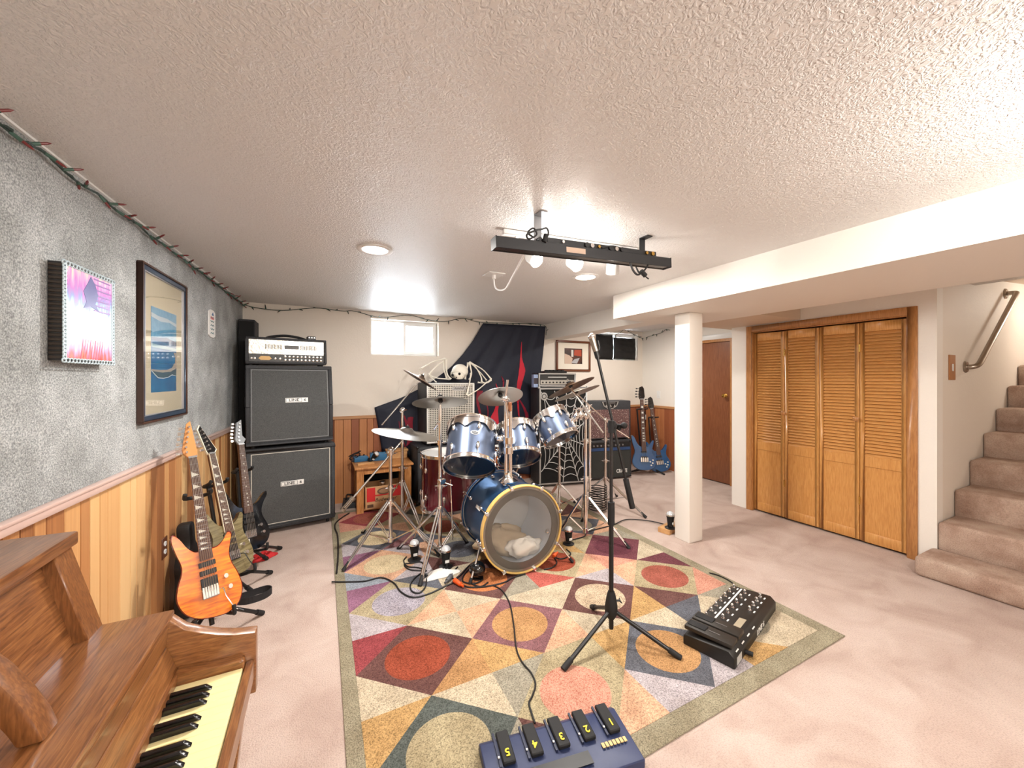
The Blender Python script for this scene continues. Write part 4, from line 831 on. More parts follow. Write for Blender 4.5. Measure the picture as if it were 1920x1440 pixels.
gw, gz = (bx1-bx0)/2, (bz1-bz0)/2; Mg = Matrix(((1,0,0,(bx0+bx1)/2),(0,0,-1,by0+.012),(0,1,0,(bz0+bz1)/2),(0,0,0,1))); GR = mat('grille_pale_metal', (200,196,186), .45, .3)
MB().box((-gw+.012, -gz+.012, 0), (gw-.012, gz-.012, .002), Mg).build('backing', MATTE, t, smooth=0)
m = MB(); nx, nz_ = 27, 31; a, h = gw-.016, gz-.016
for k in range(nx+1): q = -a+2*a*k/nx; m.box((q-.0042, -h, .004), (q+.0042, h, .007), Mg)
for k in range(nz_+1): q = -h+2*h*k/nz_; m.box((-a, q-.0042, .004), (a, q+.0042, .0068), Mg)
m.build('punched_grille', GR, t, smooth=0)['kind'] = 'stuff'
bars(MB(), gw-.008, gz-.008, .018, 0, .01, Mg).build('grille_rim', mat('rim_white', (222,220,214), .5), t, bevel=.002)
B = Mg @ Matrix.Translation((.1, gz-.075, .008)); MB().prism(circ(.1, 24, 0, 0, .3), 0, .003, B).build('badge', mat('badge_grey', (150,150,150), .35, .6), t, smooth=0)
MB().tube([B @ V(q) for q in ((-.06,-.008,.004),(-.045,.01,.004),(-.03,-.008,.004),(-.015,.008,.004),(.0,-.004,.004),(.02,.008,.004),(.04,-.01,.004),(.06,.01,.004))], .004, 6).build('badge_script', BLACK, t)
for a in (bx0+.05, bx1-.05):
    for b_ in (by0+.06, 4.9): MB().cyl((a, b_, ch), (a, b_, bz0), .02, n=10).build('foot', RUBBER, t)
# skeleton bat
BONE = mat('bone_white', (232,226,212), .5); SK = V((1.47, 4.62, 1.46))
def S(u, v, dy=0.): return ony(u, v, 4.62+dy)
t = thing('skeleton_bat', 'white plastic skeleton bat with folded bone wings crouching on the bass cabinet', 'decoration', SK)
def bone(pts, r=.011, nm='wing_bone', par=None):
    q = smoothpath(pts, 5); n = len(q); MB().tube(q, [r*(1.55-.75*math.sin(math.pi*i/(n-1))**.6) for i in range(n)], 8).build(nm, BONE, par or t)
c = S(862, 698); cr = .095
sk = MB().ball(c+V((.01,.02,.012)), cr, n=22, m=14, sc=(1.1,1.1,.98)); sk.ball(c+V((-.035,-.06,-.035)), .062, n=18, m=10, sc=(1.25,.85,.72)); sko = sk.build('skull', BONE, t, smooth=60)
MB().ball(c+V((-.03,-.075,-.075)), .04, n=16, m=8, sc=(1.3,.8,.45)).build('jaw', BONE, sko)
for u, v in ((848.5, 703.5), (861.5, 701)):
    e = S(u, v, -.112); MB().ball(e, .017, n=12, m=6, sc=(1,.6,1)).build('eye_socket', MATTE, sko)
MB().ball(S(856, 708, -.122), .009, n=8, m=6).build('nose_hole', MATTE, sko)
for k in range(5): MB().box(c+V((-.07+.018*k,-.112,-.068)), c+V((-.057+.018*k,-.098,-.05))).build('tooth', BONE, sko, bevel=.002)
for k in range(5):
    yy = .05+.035*k; MB().tube([c+V((.06*math.cos(a), yy, -.02+.055*math.sin(a))) for a in [2*math.pi*q/14 for q in range(14)]], .006, 6, closed=True).build('rib', BONE, t)
MB().tube([c+V((0, .03, .03)), c+V((0, .2, .04)), c+V((0, .27, .0))], .012, 8).build('spine', BONE, t)
bone([S(845, 711), S(838, 700), S(836, 674)], .012); bone([S(838, 709, .03), S(832, 690, .03), S(834, 674, .03)], .011)
bone([S(836, 673), S(815, 677), S(790, 691)], .009); bone([S(838, 674, .02), S(820, 685, .02), S(804, 703, .02)], .009); bone([S(834, 672, .03), S(805, 682, .03), S(787, 692, .03)], .008)
bone([S(787, 692), S(786, 702), S(786, 713)], .007); bone([S(804, 703), S(820, 709), S(842, 711)], .008); bone([S(806, 706), S(812, 711), S(818, 717)], .007)
bone([S(872, 711), S(874, 700), S(878, 680)], .012); bone([S(880, 712, -.04), S(884, 700, -.04), S(880, 679, -.04)], .011)
bone([S(880, 679), S(893, 690), S(902, 707), S(903, 716)], .01); bone([S(882, 680, .02), S(905, 693, .02), S(921, 711, .02)], .009); bone([S(881, 679, .05), S(900, 698, .05), S(912, 713, .05)], .008)
bone([S(921, 711), S(910, 718), S(896, 717)], .008); bone([S(903, 716, -.05), S(913, 718, -.05), S(921, 713, -.02)], .007)
bone([S(883, 700, -.06), S(880, 720, -.16), S(875, 741, -.18)], .009); bone([S(912, 717, -.05), S(897, 730, -.16), S(877, 742, -.18)], .008)
# ================================================================== tapestry on the back wall
CLOTH = mat('tapestry_black', (26,31,48), .7); FLAME = mat('flame_red', (200,30,52), .7); FLAMED = mat('flame_dark_red', (140,22,46), .7)
Lb = [(906, 606), (886, 640), (868, 664), (846, 688), (800, 722), (752, 746), (702, 764), (708, 795), (716, 846)]
Rb = [(1023, 612), (1021, 635), (1018, 665), (1014, 700), (1008, 735), (1003, 770), (1000, 800), (998, 840), (996, 890)]
def bl(P, s):
    s *= len(P)-1; i = min(int(s), len(P)-2); f = s-i; return (P[i][0]+(P[i+1][0]-P[i][0])*f, P[i][1]+(P[i+1][1]-P[i][1])*f)
def tap(s, q, off=0.):
    a = bl(Lb, s); b_ = bl(Rb, s); u = a[0]+(b_[0]-a[0])*q; v = a[1]+(b_[1]-a[1])*q
    v += 14*math.sin(math.pi*q)*(s if s < .7 else .7)*.6
    fold = .018*math.sin(q*26+s*3)+.014*math.sin(q*11-s*6)+.008*math.sin(q*47+s*9)
    return ony(u, v, 4.972-.012*(1-abs(2*q-1))+fold*(.35+.65*s)-off)
ns_, nq = 44, 60
vs = [tap(i/ns_, j/nq) for i in range(ns_+1) for j in range(nq+1)]; fs = [(i*(nq+1)+j, i*(nq+1)+j+1, (i+1)*(nq+1)+j+1, (i+1)*(nq+1)+j) for i in range(ns_) for j in range(nq)]
t = thing('wall_tapestry', 'black cloth tapestry with red flame print draped across the back wall', 'tapestry', (2.3, 4.97, 1.2))
o = MB().add(vs, fs).build('cloth', CLOTH, t, smooth=180); so = o.modifiers.new('thick', 'SOLIDIFY'); so.thickness = .003; so.offset = 1
def inv(u, v):
    best = None
    for i in range(0, 101):
        s = i/100; a = bl(Lb, s); b_ = bl(Rb, s)
        q = (u-a[0])/(b_[0]-a[0]) if abs(b_[0]-a[0]) > 1 else 0; vv = a[1]+(b_[1]-a[1])*q+14*math.sin(math.pi*max(0, min(1, q)))*min(s, .7)*.6
        if best is None or abs(vv-v) < best[0]: best = (abs(vv-v), s, q)
    return best[1], best[2]
def flamestrip(pts, widths, m, nm='flame_print'):
    pp = smoothpath([V((a, b_, 0)) for a, b_ in pts], 6); n = len(pp); vs = []; fs = []
    for i, p in enumerate(pp):
        f = i/(n-1)*(len(widths)-1); k = min(int(f), len(widths)-2); w_ = widths[k]+(widths[k+1]-widths[k])*(f-k)
        for s_ in (-1, 0, 1): s, q = inv(p.x+s_*w_/2, p.y); vs.append(tap(s, q, .006))
    for i in range(n-1): fs += [(3*i+k, 3*i+k+1, 3*i+k+4, 3*i+k+3) for k in (0, 1)]
    o2 = MB().add(vs, fs).build(nm, m, o, smooth=180)
flamestrip([(978, 640), (977, 670), (979, 695), (974, 720), (971, 745), (973, 780)], [.6, 3, 12, 9, 4, 2], FLAME)
flamestrip([(971, 745), (980, 760), (988, 780), (984, 800)], [2, 4, 6, 2], FLAMED); flamestrip([(971, 745), (972, 775), (980, 800), (976, 830)], [2, 2, 2, 1], FLAMED)
flamestrip([(930, 720), (936, 740), (930, 770), (925, 800), (932, 830)], [1, 3, 7, 24, 10], FLAME); flamestrip([(940, 705), (944, 715), (943, 728)], [1, 3, 1], FLAMED)
flamestrip([(900, 732), (896, 755), (902, 785), (898, 815)], [12, 5, 3, 2], FLAMED); flamestrip([(908, 745), (915, 770), (912, 800)], [2, 2, 1], FLAMED)
flamestrip([(758, 780), (764, 800), (770, 820), (764, 835)], [2, 6, 12, 4], FLAMED); flamestrip([(770, 782), (768, 800), (774, 815)], [10, 12, 6], FLAMED); flamestrip([(748, 790), (752, 815), (760, 838)], [1, 2, 2], FLAMED)
# ================================================================== web bass rig
Lp = onz(1011, 915); Rp = onz(1101.5, 908); aW = math.atan2(Rp.y-Lp.y, Rp.x-Lp.x); W = (Rp-Lp).length; M = rotz(Lp, aW); H = 1.385; D = .4
SILV = mat('silver_trim', (186,186,184), .35, .6); WEB = mat('web_silver', (206,206,204), .45)
t = thing('bass_cabinet', 'tall black bass cabinet painted with a big silver spider web', 'speaker cabinet', M @ V((W/2, D/2, 0)))
MB().box((0, .012, .03), (W, D, H), M).build('box', TOLEX, t, bevel=.01, seg=2)
Mf = M @ Matrix(((1,0,0,0),(0,0,-1,.012),(0,1,0,0),(0,0,0,1)))
MB().box((.025, .055, 0), (W-.025, H-.025, .006), Mf).build('grille', mat('grille_deep_black', (12,12,13), .85), t, smooth=0)
bars(MB(), W/2-.006, (H-.03)/2-.006, .02, 0, .012, Mf @ Matrix.Translation((W/2, (H+.03)/2, 0))).build('trim_frame', SILV, t, bevel=.002)
def f2(u, v):                                             # photo point on the cab front -> local (x, z)
    d = ray(u, v); n_ = V((-math.sin(aW), math.cos(aW), 0)); tt = (Lp-EYE).dot(n_)/d.dot(n_); p = M.inverted() @ (EYE+d*tt); return (p.x, p.z)
hub = f2(1063, 822); sp = []
for e in ((1014, 735), (1040, 733), (1062, 733), (1084, 733), (1100, 742), (1100, 790), (1100, 835), (1100, 880), (1085, 906), (1056, 910), (1014, 885), (1014, 838), (1014, 790)):
    q = f2(*e); sp.append((min(max(q[0], .03), W-.03), min(max(q[1], .06), H-.03)))
m = MB()
for q in sp: m.tube([Mf @ V((hub[0], hub[1], .008)), Mf @ V((q[0], q[1], .008))], .0055, 6)
n = len(sp)
for r_i in (.24, .4, .55, .72, .9):
    for k in range(n):
        a = V(sp[k]); b_ = V(sp[(k+1) % n]); h0 = V(hub); pa = h0+(a-h0)*r_i; pb = h0+(b_-h0)*r_i; mid = (pa+pb)/2; mid = mid+(h0-mid)*.16
        pts = [pa*(1-s)**2+mid*2*s*(1-s)+pb*s*s for s in [i/6 for i in range(7)]]; m.tube([Mf @ V((p[0], p[1], .008)) for p in pts], .0045, 6)
m.build('web', WEB, t)['kind'] = 'stuff'
q = f2(1019, 742); mm = MB().prism(circ(.05, 20, q[0]+.01, q[1]-.01, 1.1), .008, .014, Mf); mm.build('badge', SILV, t); MB().tube([Mf @ V((q[0]+.01+.03*math.cos(a), q[1]-.01+.03*math.sin(a), .015)) for a in [2*math.pi*k/14 for k in range(14)]], .005, 6, closed=True).build('badge_ring', BLACK, t)
MB().box((W-.1, .065, .006), (W-.045, .09, .01), Mf).build('logo_plate', LOGO, t, smooth=0)
for a in (0, W):
    for z in (.03, H): MB().ball(M @ V((a, .012, z)), .02, n=10, m=6).build('corner_cap', SILV, t)
for a in (.06, W-.06):
    for b_ in (.06, D-.06): MB().cyl(M @ V((a, b_, 0)), M @ V((a, b_, .03)), .02, n=10).build('foot', RUBBER, t)
Mh = M @ Matrix.Translation((.01, .05, H+.012)); hw_, hh_, hd = .56, .19, .3
t = thing('amplifier_head', 'silver-faced bass amplifier head on the spider web cabinet', 'amplifier', Mh @ V((hw_/2, hd/2, -.012)))
MB().box((0, .012, 0), (hw_, hd, hh_), Mh).build('shell', TOLEX, t, bevel=.006)
Mq = Mh @ Matrix(((1,0,0,0),(0,0,-1,.012),(0,1,0,0),(0,0,0,1)))
bars(MB(), hw_/2, hh_/2, .02, 0, .012, Mq @ Matrix.Translation((hw_/2, hh_/2, 0))).build('face_frame', SILV, t, bevel=.002)
MB().box((.03, .095, 0), (hw_-.03, hh_-.03, .006), Mq).build('upper_panel', mat('panel_charcoal', (48,48,48), .4), t, smooth=0)
MB().box((.03, .03, 0), (hw_-.03, .09, .007), Mq).build('control_panel', mat('panel_silver', (190,188,180), .35, .5), t, smooth=0)
for k in range(9): MB().cyl(Mq @ V((.06+.052*k, .058, .007)), Mq @ V((.06+.052*k, .058, .02)), .011, n=12).build('knob', BLACK, t)
MB().box((hw_*.25, .126, .006), (hw_*.75, .136, .0075), Mq).build('name_strip', LOGO, t, smooth=0)
for a in (.05, hw_-.05):
    for b_ in (.05, hd-.05): MB().cyl(Mh @ V((a, b_, -.012)), Mh @ V((a, b_, 0)), .014, n=10).build('foot', RUBBER, t)
p = Mh @ V((.25, .14, hh_)); t = thing('effects_unit', 'flat black effects unit lying on the silver-faced amplifier head', 'effects unit', p)
MB().box((.1, .04, hh_), (.44, .22, hh_+.03), Mh).build('housing', BLACK, t, bevel=.004)
for k in range(5): MB().box((.125+.06*k, .05, hh_+.03), (.165+.06*k, .12, hh_+.045), Mh).build('switch', RUBBER, t, bevel=.003)
p = M @ V((-.005, .16, H)); t = thing('tuner_box', 'small blue and white box left of the silver-faced amplifier head', 'box', M @ V((-.0, .1, H)))
MB().box((-.06, .06, H), (.004, .16, H+.18), M).build('box', mat('pale_blue_card', (150,170,206), .5), t, bevel=.003); MB().box((-.058, .057, H+.05), (.002, .06, H+.13), M).build('dark_panel', mat('card_dark', (50,40,50), .5), t, smooth=0)
# ================================================================== combo amps
Rp = onz(1185, 896.5); Lp = onz(1104, 903); aC = math.atan2(Rp.y-Lp.y, Rp.x-Lp.x); W = (Rp-Lp).length; M = rotz(Lp, aC); D = .3; H = .59
t = thing('combo_amplifier', 'black combo amplifier with a blue control strip standing on the carpet', 'amplifier', M @ V((W/2, D/2, 0)), 'stacked combo amplifiers')
MB().box((0, .015, .02), (W, D, H), M).build('box', TOLEX, t, bevel=.008, seg=2); Mq = M @ Matrix(((1,0,0,0),(0,0,-1,.015),(0,1,0,0),(0,0,0,1)))
MB().box((.03, .045, 0), (W-.03, .43, .006), Mq).build('grille', mat('grille_dark_green', (44,46,44), .85, noise=(200., (60,62,60), .2)), t, smooth=0)
MB().box((.03, .435, 0), (W-.03, .48, .008), Mq).build('blue_strip', mat('strip_blue', (40,72,120), .4), t, smooth=0); MB().box((.03, .48, 0), (W-.03, .56, .006), Mq).build('control_panel', BLACK, t, smooth=0)
for k in range(9): MB().cyl(Mq @ V((.08+.06*k, .515, .006)), Mq @ V((.08+.06*k, .515, .024)), .013, n=12).build('knob', GREYM, t)
text('CRATE', Mq @ Matrix.Translation((W-.17, .12, .0075)), .075, LOGO, t, sx=.8, bold=.002)
for a in (.02, W-.02):
    for z in (.04, H-.02): MB().ball(M @ V((a, .02, z)), .02, n=10, m=6).build('corner_cap', BLACK, t)
for a in (.06, W-.06): MB().cyl(M @ V((a, .06, 0)), M @ V((a, .06, .02)), .02, n=10).build('foot', RUBBER, t)
M2 = M @ Matrix.Translation((.0, .02, H)); H2 = .585; D2 = .27
t = thing('combo_amplifier', 'combo amplifier with speckled maroon grille stacked on the black combo', 'amplifier', M2 @ V((W/2, D2/2, 0)), 'stacked combo amplifiers')
MB().box((0, .012, .015), (W, D2, H2), M2).build('box', TOLEX, t, bevel=.012, seg=2); Mq = M2 @ Matrix(((1,0,0,0),(0,0,-1,.012),(0,1,0,0),(0,0,0,1)))
spk = N('speckled_maroon'); vx = spk.coord(); nz = spk.n('ShaderNodeTexNoise'); nz.inputs['Scale'].default_value = 75.; spk.l(vx, nz.inputs['Vector']); spk.l(spk.ramp(nz.outputs[0], [(.35, (84,58,58)), (.64, (118,88,84)), (.7, (226,214,204))]), spk.b.inputs['Base Color']); spk.b.inputs['Roughness'].default_value = .8
MB().box((.03, .035, 0), (W-.03, H2-.13, .006), Mq).build('grille', spk.m, t, smooth=0)
MB().prism([(W*.5-.13, H2-.01), (W*.5+.15, H2-.01), (W*.5+.12, H2-.08), (W*.5+.05, H2-.12), (W*.5-.03, H2-.12), (W*.5-.1, H2-.08)], 0, .006, Mq).build('badge', SILV, t, smooth=0)
MB().prism([(W*.5-.11, H2-.015), (W*.5+.13, H2-.015), (W*.5+.105, H2-.075), (W*.5+.045, H2-.108), (W*.5-.025, H2-.108), (W*.5-.085, H2-.075)], .006, .008, Mq).build('badge_field', BLACK, t, smooth=0)
mm = MB()
for a in (-.06, .01, .08): mm.prism([(W*.5+a-.02, H2-.09), (W*.5+a+.02, H2-.09), (W*.5+a, H2-.05)], .008, .0095, Mq)
mm.box((W*.5-.07, H2-.035, .008), (W*.5+.09, H2-.028, .0095), Mq); mm.build('badge_mark', SILV, t, smooth=0)['kind'] = 'stuff'
for a in (.05, W-.05):
    for b_ in (.05, D2-.05): MB().cyl(M2 @ V((a, b_, 0)), M2 @ V((a, b_, .015)), .02, n=10).build('foot', RUBBER, t)
# ================================================================== basses
BLUEB = mat('bass_blue', (8,84,138), .18, coat=.7, noise=(3., (6,66,116), 0)); BLUES = mat('bass_blue_edge', (50,84,116), .25, coat=.6)
P0 = at(1209, 882, 5.88); P1 = at(1202, 724, 6.08); hint = V((-.55,-.9,.1))
t, M = guitar('bass_guitar', 'glossy blue bass guitar with black headstock nearest the combo amps', P0, P1, hint, BASS_R, BASS_L, BLUEB, BLUES, FRETB, FEN, BLKG, bass=True, inlay='block', group='basses in the alcove', sizes=(.024,.017), pick=((.15,.04,.012),(.115,.04,.01),(.215,.035,.008)), ws=1.08)
P2 = at(1240, 885, 6.06); P3 = at(1218, 744, 6.2)
t, M = guitar('bass_guitar', 'glossy blue bass guitar with pearl knobs leaning behind the other bass', P2, P3, hint, BASS_R, BASS_L, BLUEB, BLUEB, FRETB, FEN, BLKG, bass=True, inlay='dot', group='basses in the alcove', sizes=(.024,.017), pick=((.15,.04,.01),(.2,.04,.01)), ws=1.12)
B = V(((P0.x+P2.x)/2+.03, (P0.y+P2.y)/2+.16, 0)); t = thing('bass_stand', 'black double stand holding the two blue basses', 'guitar stand', B)
MB().cyl(B+V((-.1,0,.05)), P0.lerp(P1, .72)+V((-.05,.06,0)), .012, n=8).build('post', STANDB, t); MB().cyl(B+V((.12,0,.05)), P2.lerp(P3, .72)+V((-.03,.06,0)), .012, n=8).build('post', STANDB, t)
MB().tube([B+V((-.28,-.02,.05)), B+V((0,0,.06)), B+V((.3,-.05,.05))], .014, 8).build('crossbar', STANDB, t)
e = onz(1246, 891); MB().cyl(B+V((.1,0,.06)), V((e.x, e.y, .014)), .013, n=8).build('leg', RUBBER, t); e = onz(1186, 890); MB().cyl(B+V((-.2,0,.06)), V((e.x+.05, e.y+.1, .014)), .013, n=8).build('leg', RUBBER, t); MB().cyl(B+V((0,0,.06)), B+V((0,.18,.014)), .013, n=8).build('leg', RUBBER, t)
for q0, q1 in ((P0, P1), (P2, P3)):
    c = q0.lerp(q1, .72); MB().tube(smoothpath([c+V((-.06,-.06,.01)), c+V((-.055,.03,0)), c+V((.0,.06,0)), c+V((.055,.0,0)), c+V((.05,-.07,.01))], 4), .011, 8).build('neck_cradle', RUBBER, t)
c = ony(1208, 790, 4.95); t = thing('bass_strap', 'black strap with pale patch hanging behind the basses', 'strap', c)
pts = [ony(u, v, 4.94) for u, v in ((1218, 760), (1209, 775), (1208, 790), (1212, 800), (1219, 799))]
m = MB()
for a, b_ in zip(pts, pts[1:]):
    m.add([a+V((-.035,0,0)), b_+V((-.035,0,0)), b_+V((.035,0,0)), a+V((.035,0,0)), a+V((-.035,.004,0)), b_+V((-.035,.004,0)), b_+V((.035,.004,0)), a+V((.035,.004,0))], [(0,1,2,3),(7,6,5,4),(0,4,5,1),(1,5,6,2),(2,6,7,3),(3,7,4,0)])
m.build('webbing', BLACK, t)
q = ony(1212, 782, 4.932); MB().box(q+V((-.02,0,-.045)), q+V((.02,.006,.045))).build('patch', LOGO, t, bevel=.003)
# ================================================================== alcove picture and stuffed window
c0 = ony(1043, 640, YB-.02); c1 = ony(1107, 692, YB-.02); zt_ = ony(1042, 637, YB-.02).z; zb_ = ony(1075, 696.5, YB-.02).z; hw = (c1.x-c0.x)/2; hh = (zt_-zb_)/2
M = basis(((c0.x+c1.x)/2, YB-.002, (zt_+zb_)/2), (0,-1,0), (1,0,0)); t = thing('framed_photo', 'framed colour photo with wide cream mat and brown wood frame above the bass head', 'picture', M.translation)
bars(MB(), hw, hh, .034, 0, .025, M).build('frame', mat('frame_brown', (110,62,36), .4), t, bevel=.003); MB().box((-hw+.03, -hh+.03, 0), (hw-.03, hh-.03, .01), M).build('mat_board', mat('mat_board_pale', (232,224,208), .7), t, smooth=0)
pw, ph = hw*.52, hh*.5; pr = MB().box((-pw, -ph, .01), (pw, ph, .0112), M).build('photo', mat('photo_dark', (44,32,28), .4, noise=(9., (96,54,38), 0)), t, smooth=0)
MB().prism([(-pw,-ph),(-pw*.2,-ph),(-pw*.1,-ph*.3),(-pw*.5,ph*.1),(-pw,ph*.3)], .0112, .0118, M).build('photo_figure', mat('photo_pale', (206,180,160), .4), pr, smooth=0)
MB().prism([(-pw*.3,-ph*.9),(pw*.4,-ph*.95),(pw*.7,-ph*.2),(pw*.1,-ph*.4)], .0118, .0124, M).build('photo_table', mat('photo_grey', (176,176,178), .4), pr, smooth=0)
MB().prism([(pw*.05,ph*.1),(pw*.9,0),(pw*.9,ph*.85),(pw*.1,ph*.8)], .0112, .0116, M).build('photo_glow', mat('photo_orange', (176,72,44), .4), pr, smooth=0)
MB().box((-pw*.25, -ph*.1, .0116), (-pw*.02, ph*.8, .012), M).build('photo_window', mat('photo_white', (222,220,212), .4), pr, smooth=0)
def pillow(name, label, u0, v0, u1, v1, cat, lumps):
    a = ony(u0, v0, YB+.02); b_ = ony(u1, v1, YB+.02); M = basis(((a.x+b_.x)/2, YB+.045, (a.z+b_.z)/2), (0,-1,0), (1,0,0)); hw, hh = (b_.x-a.x)/2, (a.z-b_.z)/2
    n, k = 24, 14; vs = []; fs = []
    for i in range(k+1):
        for j in range(n+1):
            x, y = -1+2*j/n, -1+2*i/k; e = max(0, 1-abs(x)**4)*max(0, 1-abs(y)**4)
            vs.append(M @ V((x*hw, y*hh, .055*e**.5+lumps*e*(math.sin(y*11+x*2)*.6+.4*math.sin(x*9+y*4)))))
    fs = [(i*(n+1)+j, i*(n+1)+j+1, (i+1)*(n+1)+j+1, (i+1)*(n+1)+j) for i in range(k) for j in range(n)]
    o = MB().add(vs, fs).build(name, mat('black_fabric', (18,17,18), .7), org=M.translation, smooth=180); so = o.modifiers.new('t', 'SOLIDIFY'); so.thickness = .035; so.offset = -1
    return tag(o, label, cat)
pillow('black_cushion', 'black furry cushion stuffed in the left half of the alcove window', 1117, 625, 1151, 674.5, 'cushion', .008)
pillow('black_bag', 'black padded bag stuffed in the right half of the alcove window', 1152, 632, 1193, 674.5, 'bag', .016)
# ================================================================== drum kit
FW = V((SI, CO, 0)); RT = V((CO, -SI, 0)); UP = V((0, 0, 1)); DK = 'drum kit drums'; CY = 'cymbals of the drum kit'; CS = 'chrome stands of the drum kit'
DBLUE = mat('drum_blue_satin', (112,126,152), .3, .8); DBLUE2 = mat('bass_drum_blue', (62,104,150), .28, .75); MAROON = mat('drum_maroon', (96,8,30), .12, .1, coat=.8); DIN = mat('shell_inside', (232,238,246), .6)
HEADD = mat('head_dark_film', (26,40,62), .12, 0., coat=.5); HEADW = mat('head_white', (226,226,224), .4); HOOPW = mat('hoop_maple', (226,190,112), .35); AMB = mat('snare_amber', (196,104,34), .25, coat=.5)
def ringz(R, r0, z0, z1): return [(R, z0), (R+r0, z0), (R+r0, z1), (R, z1)]
def lugmesh(m=CHROME):
    mb = MB().ball((0,0,0), .021, n=10, m=8, sc=(.7, .75, 1.5)).cyl((.002,0,0), (-.012,0,0), .014, n=10); return mb.build('lug', m, mesh_only=True)
LUG = lugmesh(); 
def drum(name, label, c, ax, R, h, shell, nl=6, topm=HEADW, botm=HEADD, xh=(1,0,0), badge=None, mount=True):
    M = basis(c, ax, xh); t = thing(name, label, 'drum', c, DK)
    MB().lathe([(R, .0), (R, h), (R-.008, h), (R-.008, 0)], M, 48).build('shell', shell, t, smooth=50)
    for z, m_, s, nm in ((-.012, botm, -1, 'bottom_head'), (h+.012, topm, 1, 'top_head')):
        MB().lathe([(0, z), (R+.002, z), (R+.006, z-s*.006), (R+.006, z-s*.016), (R, z-s*.016), (R, z-s*.004), (0, z-s*.003)], M, 48, closed=False).build(nm, m_, t)
    for z0, z1 in ((-.026, .008), (h-.008, h+.026)):
        MB().lathe([(R+.007, z0), (R+.017, z0+.002), (R+.011, z0+.006), (R+.011, z1-.006), (R+.017, z1-.002), (R+.007, z1)], M, 48).build('hoop', CHROME, t)
    rod = MB().cyl((R+.013, 0, 0), (R+.013, 0, .07), .0032, n=6).ball((R+.013, 0, 0), .006, n=6, m=4).build('tension_rod', CHROME, mesh_only=True)
    for k in range(nl):
        a = Matrix.Rotation(2*math.pi*(k+.5)/nl, 4, 'Z')
        for z, fl in ((h*.24, 0), (h*.76, 1)):
            piece('lug', LUG, t, None, M=M @ a @ Matrix.Translation((R+.011, 0, z)))
            piece('tension_rod', rod, t, None, M=M @ a @ (Matrix.Translation((0, 0, -.022)) @ Matrix.Diagonal((1, 1, (h*.24+.02)/.07, 1)) if not fl else Matrix.Translation((0, 0, h+.022)) @ Matrix.Diagonal((1, 1, -(h*.24+.02)/.07, 1))))
    if mount:
        n = 60; vs = []; fs = []
        for i in range(n+1):
            a = math.pi*.12+math.pi*1.76*i/n; lo = h*.86-.045*(.5+.5*math.cos(a*nl))**3
            for z, rr in ((h*.97, R+.013), (lo, R+.013), (lo, R+.017), (h*.97, R+.017)): vs.append(M @ V((rr*math.cos(a), rr*math.sin(a), z)))
        for i in range(n): fs += [(4*i+k, 4*i+(k+1) % 4, 4*i+4+(k+1) % 4, 4*i+4+k) for k in range(4)]
        MB().add(vs, fs).build('suspension_rim', CHROME, t)
    if badge:
        a = badge; B = M @ Matrix.Rotation(a, 4, 'Z') @ Matrix(((0,0,1,R+.0),(1,0,0,0),(0,1,0,h*.56),(0,0,0,1)))
        b_ = MB().prism(circ(.034, 24, 0, 0, .52), -.006, .004, B).build('badge', LOGO, t, smooth=0); MB().prism(circ(.027, 20, 0, 0, .5), .004, .0046, B).build('badge_field', mat('badge_ink', (70,74,80), .4), b_, smooth=0)
        MB().tube([B @ V(q) for q in ((-.016,-.004,.005),(-.008,.006,.005),(0,-.003,.005),(.008,.005,.005),(.018,.002,.005))], .0018, 6).build('badge_script', LOGO, b_)
    return t, M
ax1 = V((.359,.713,1)); c1 = V((1.058,2.881,.807))
front = -1
drum('tom_drum', 'largest blue rack tom with oval badge, left of the chrome post', c1, ax1, .2, .335, DBLUE, 6, badge=math.radians(-98))
drum('tom_drum', 'middle blue rack tom right behind the chrome post', V((1.512,2.877,.838)), V((.185,.734,1)), .17, .255, DBLUE, 6)
drum('tom_drum', 'smallest blue rack tom tilted toward the spider web cabinet', V((1.883,2.804,.986)), V((-.2,.72,1)), .148, .22, DBLUE, 6)
ft, M = drum('floor_tom', 'maroon floor tom standing on three chrome legs beside the bass drum', V((1.115,3.69,.25)), UP, .245, .5, MAROON, 8, botm=HEADW, mount=False)
for a in (200, 320, 80):
    a = math.radians(a); d = V((math.cos(a), math.sin(a), 0)); p = V((1.115,3.69,0))+d*.285
    MB().tube(smoothpath([p+UP*.45, p+UP*.25, p+UP*.2, p+d*.05+UP*.1, p+d*.09+UP*.012], 3), .0065, 8).build('leg', CHROME, ft); MB().box((-.02, -.02, .28), (.02, .02, .36), rotz(p-d*.015, a)).build('leg_bracket', CHROME, ft, bevel=.006); MB().ball(p+d*.09+UP*.012, .012, n=8, m=6).build('rubber_tip', RUBBER, ft)
sn, M = drum('snare_drum', 'amber snare drum with chrome hoops partly hidden behind the bass drum', V((1.80,3.62,.62)), V((0,.1,1)), .19, .15, AMB, 8, mount=False)
for k in range(3):
    a = 2*math.pi*k/3+.5; d = V((math.cos(a), math.sin(a), 0)); c = V((1.80,3.62,0)); MB().tube([c+UP*.35, c+d*.16+UP*.58, c+d*.21+UP*.6], .008, 8).build('basket_arm', CHROME, sn); MB().cyl(c+UP*.3, c+d*.26+UP*.015, .009, n=8).build('stand_leg', CHROME, sn)
MB().cyl((1.8,3.62,.12), (1.8,3.62,.5), .013, n=10).build('stand_tube', CHROME, sn)
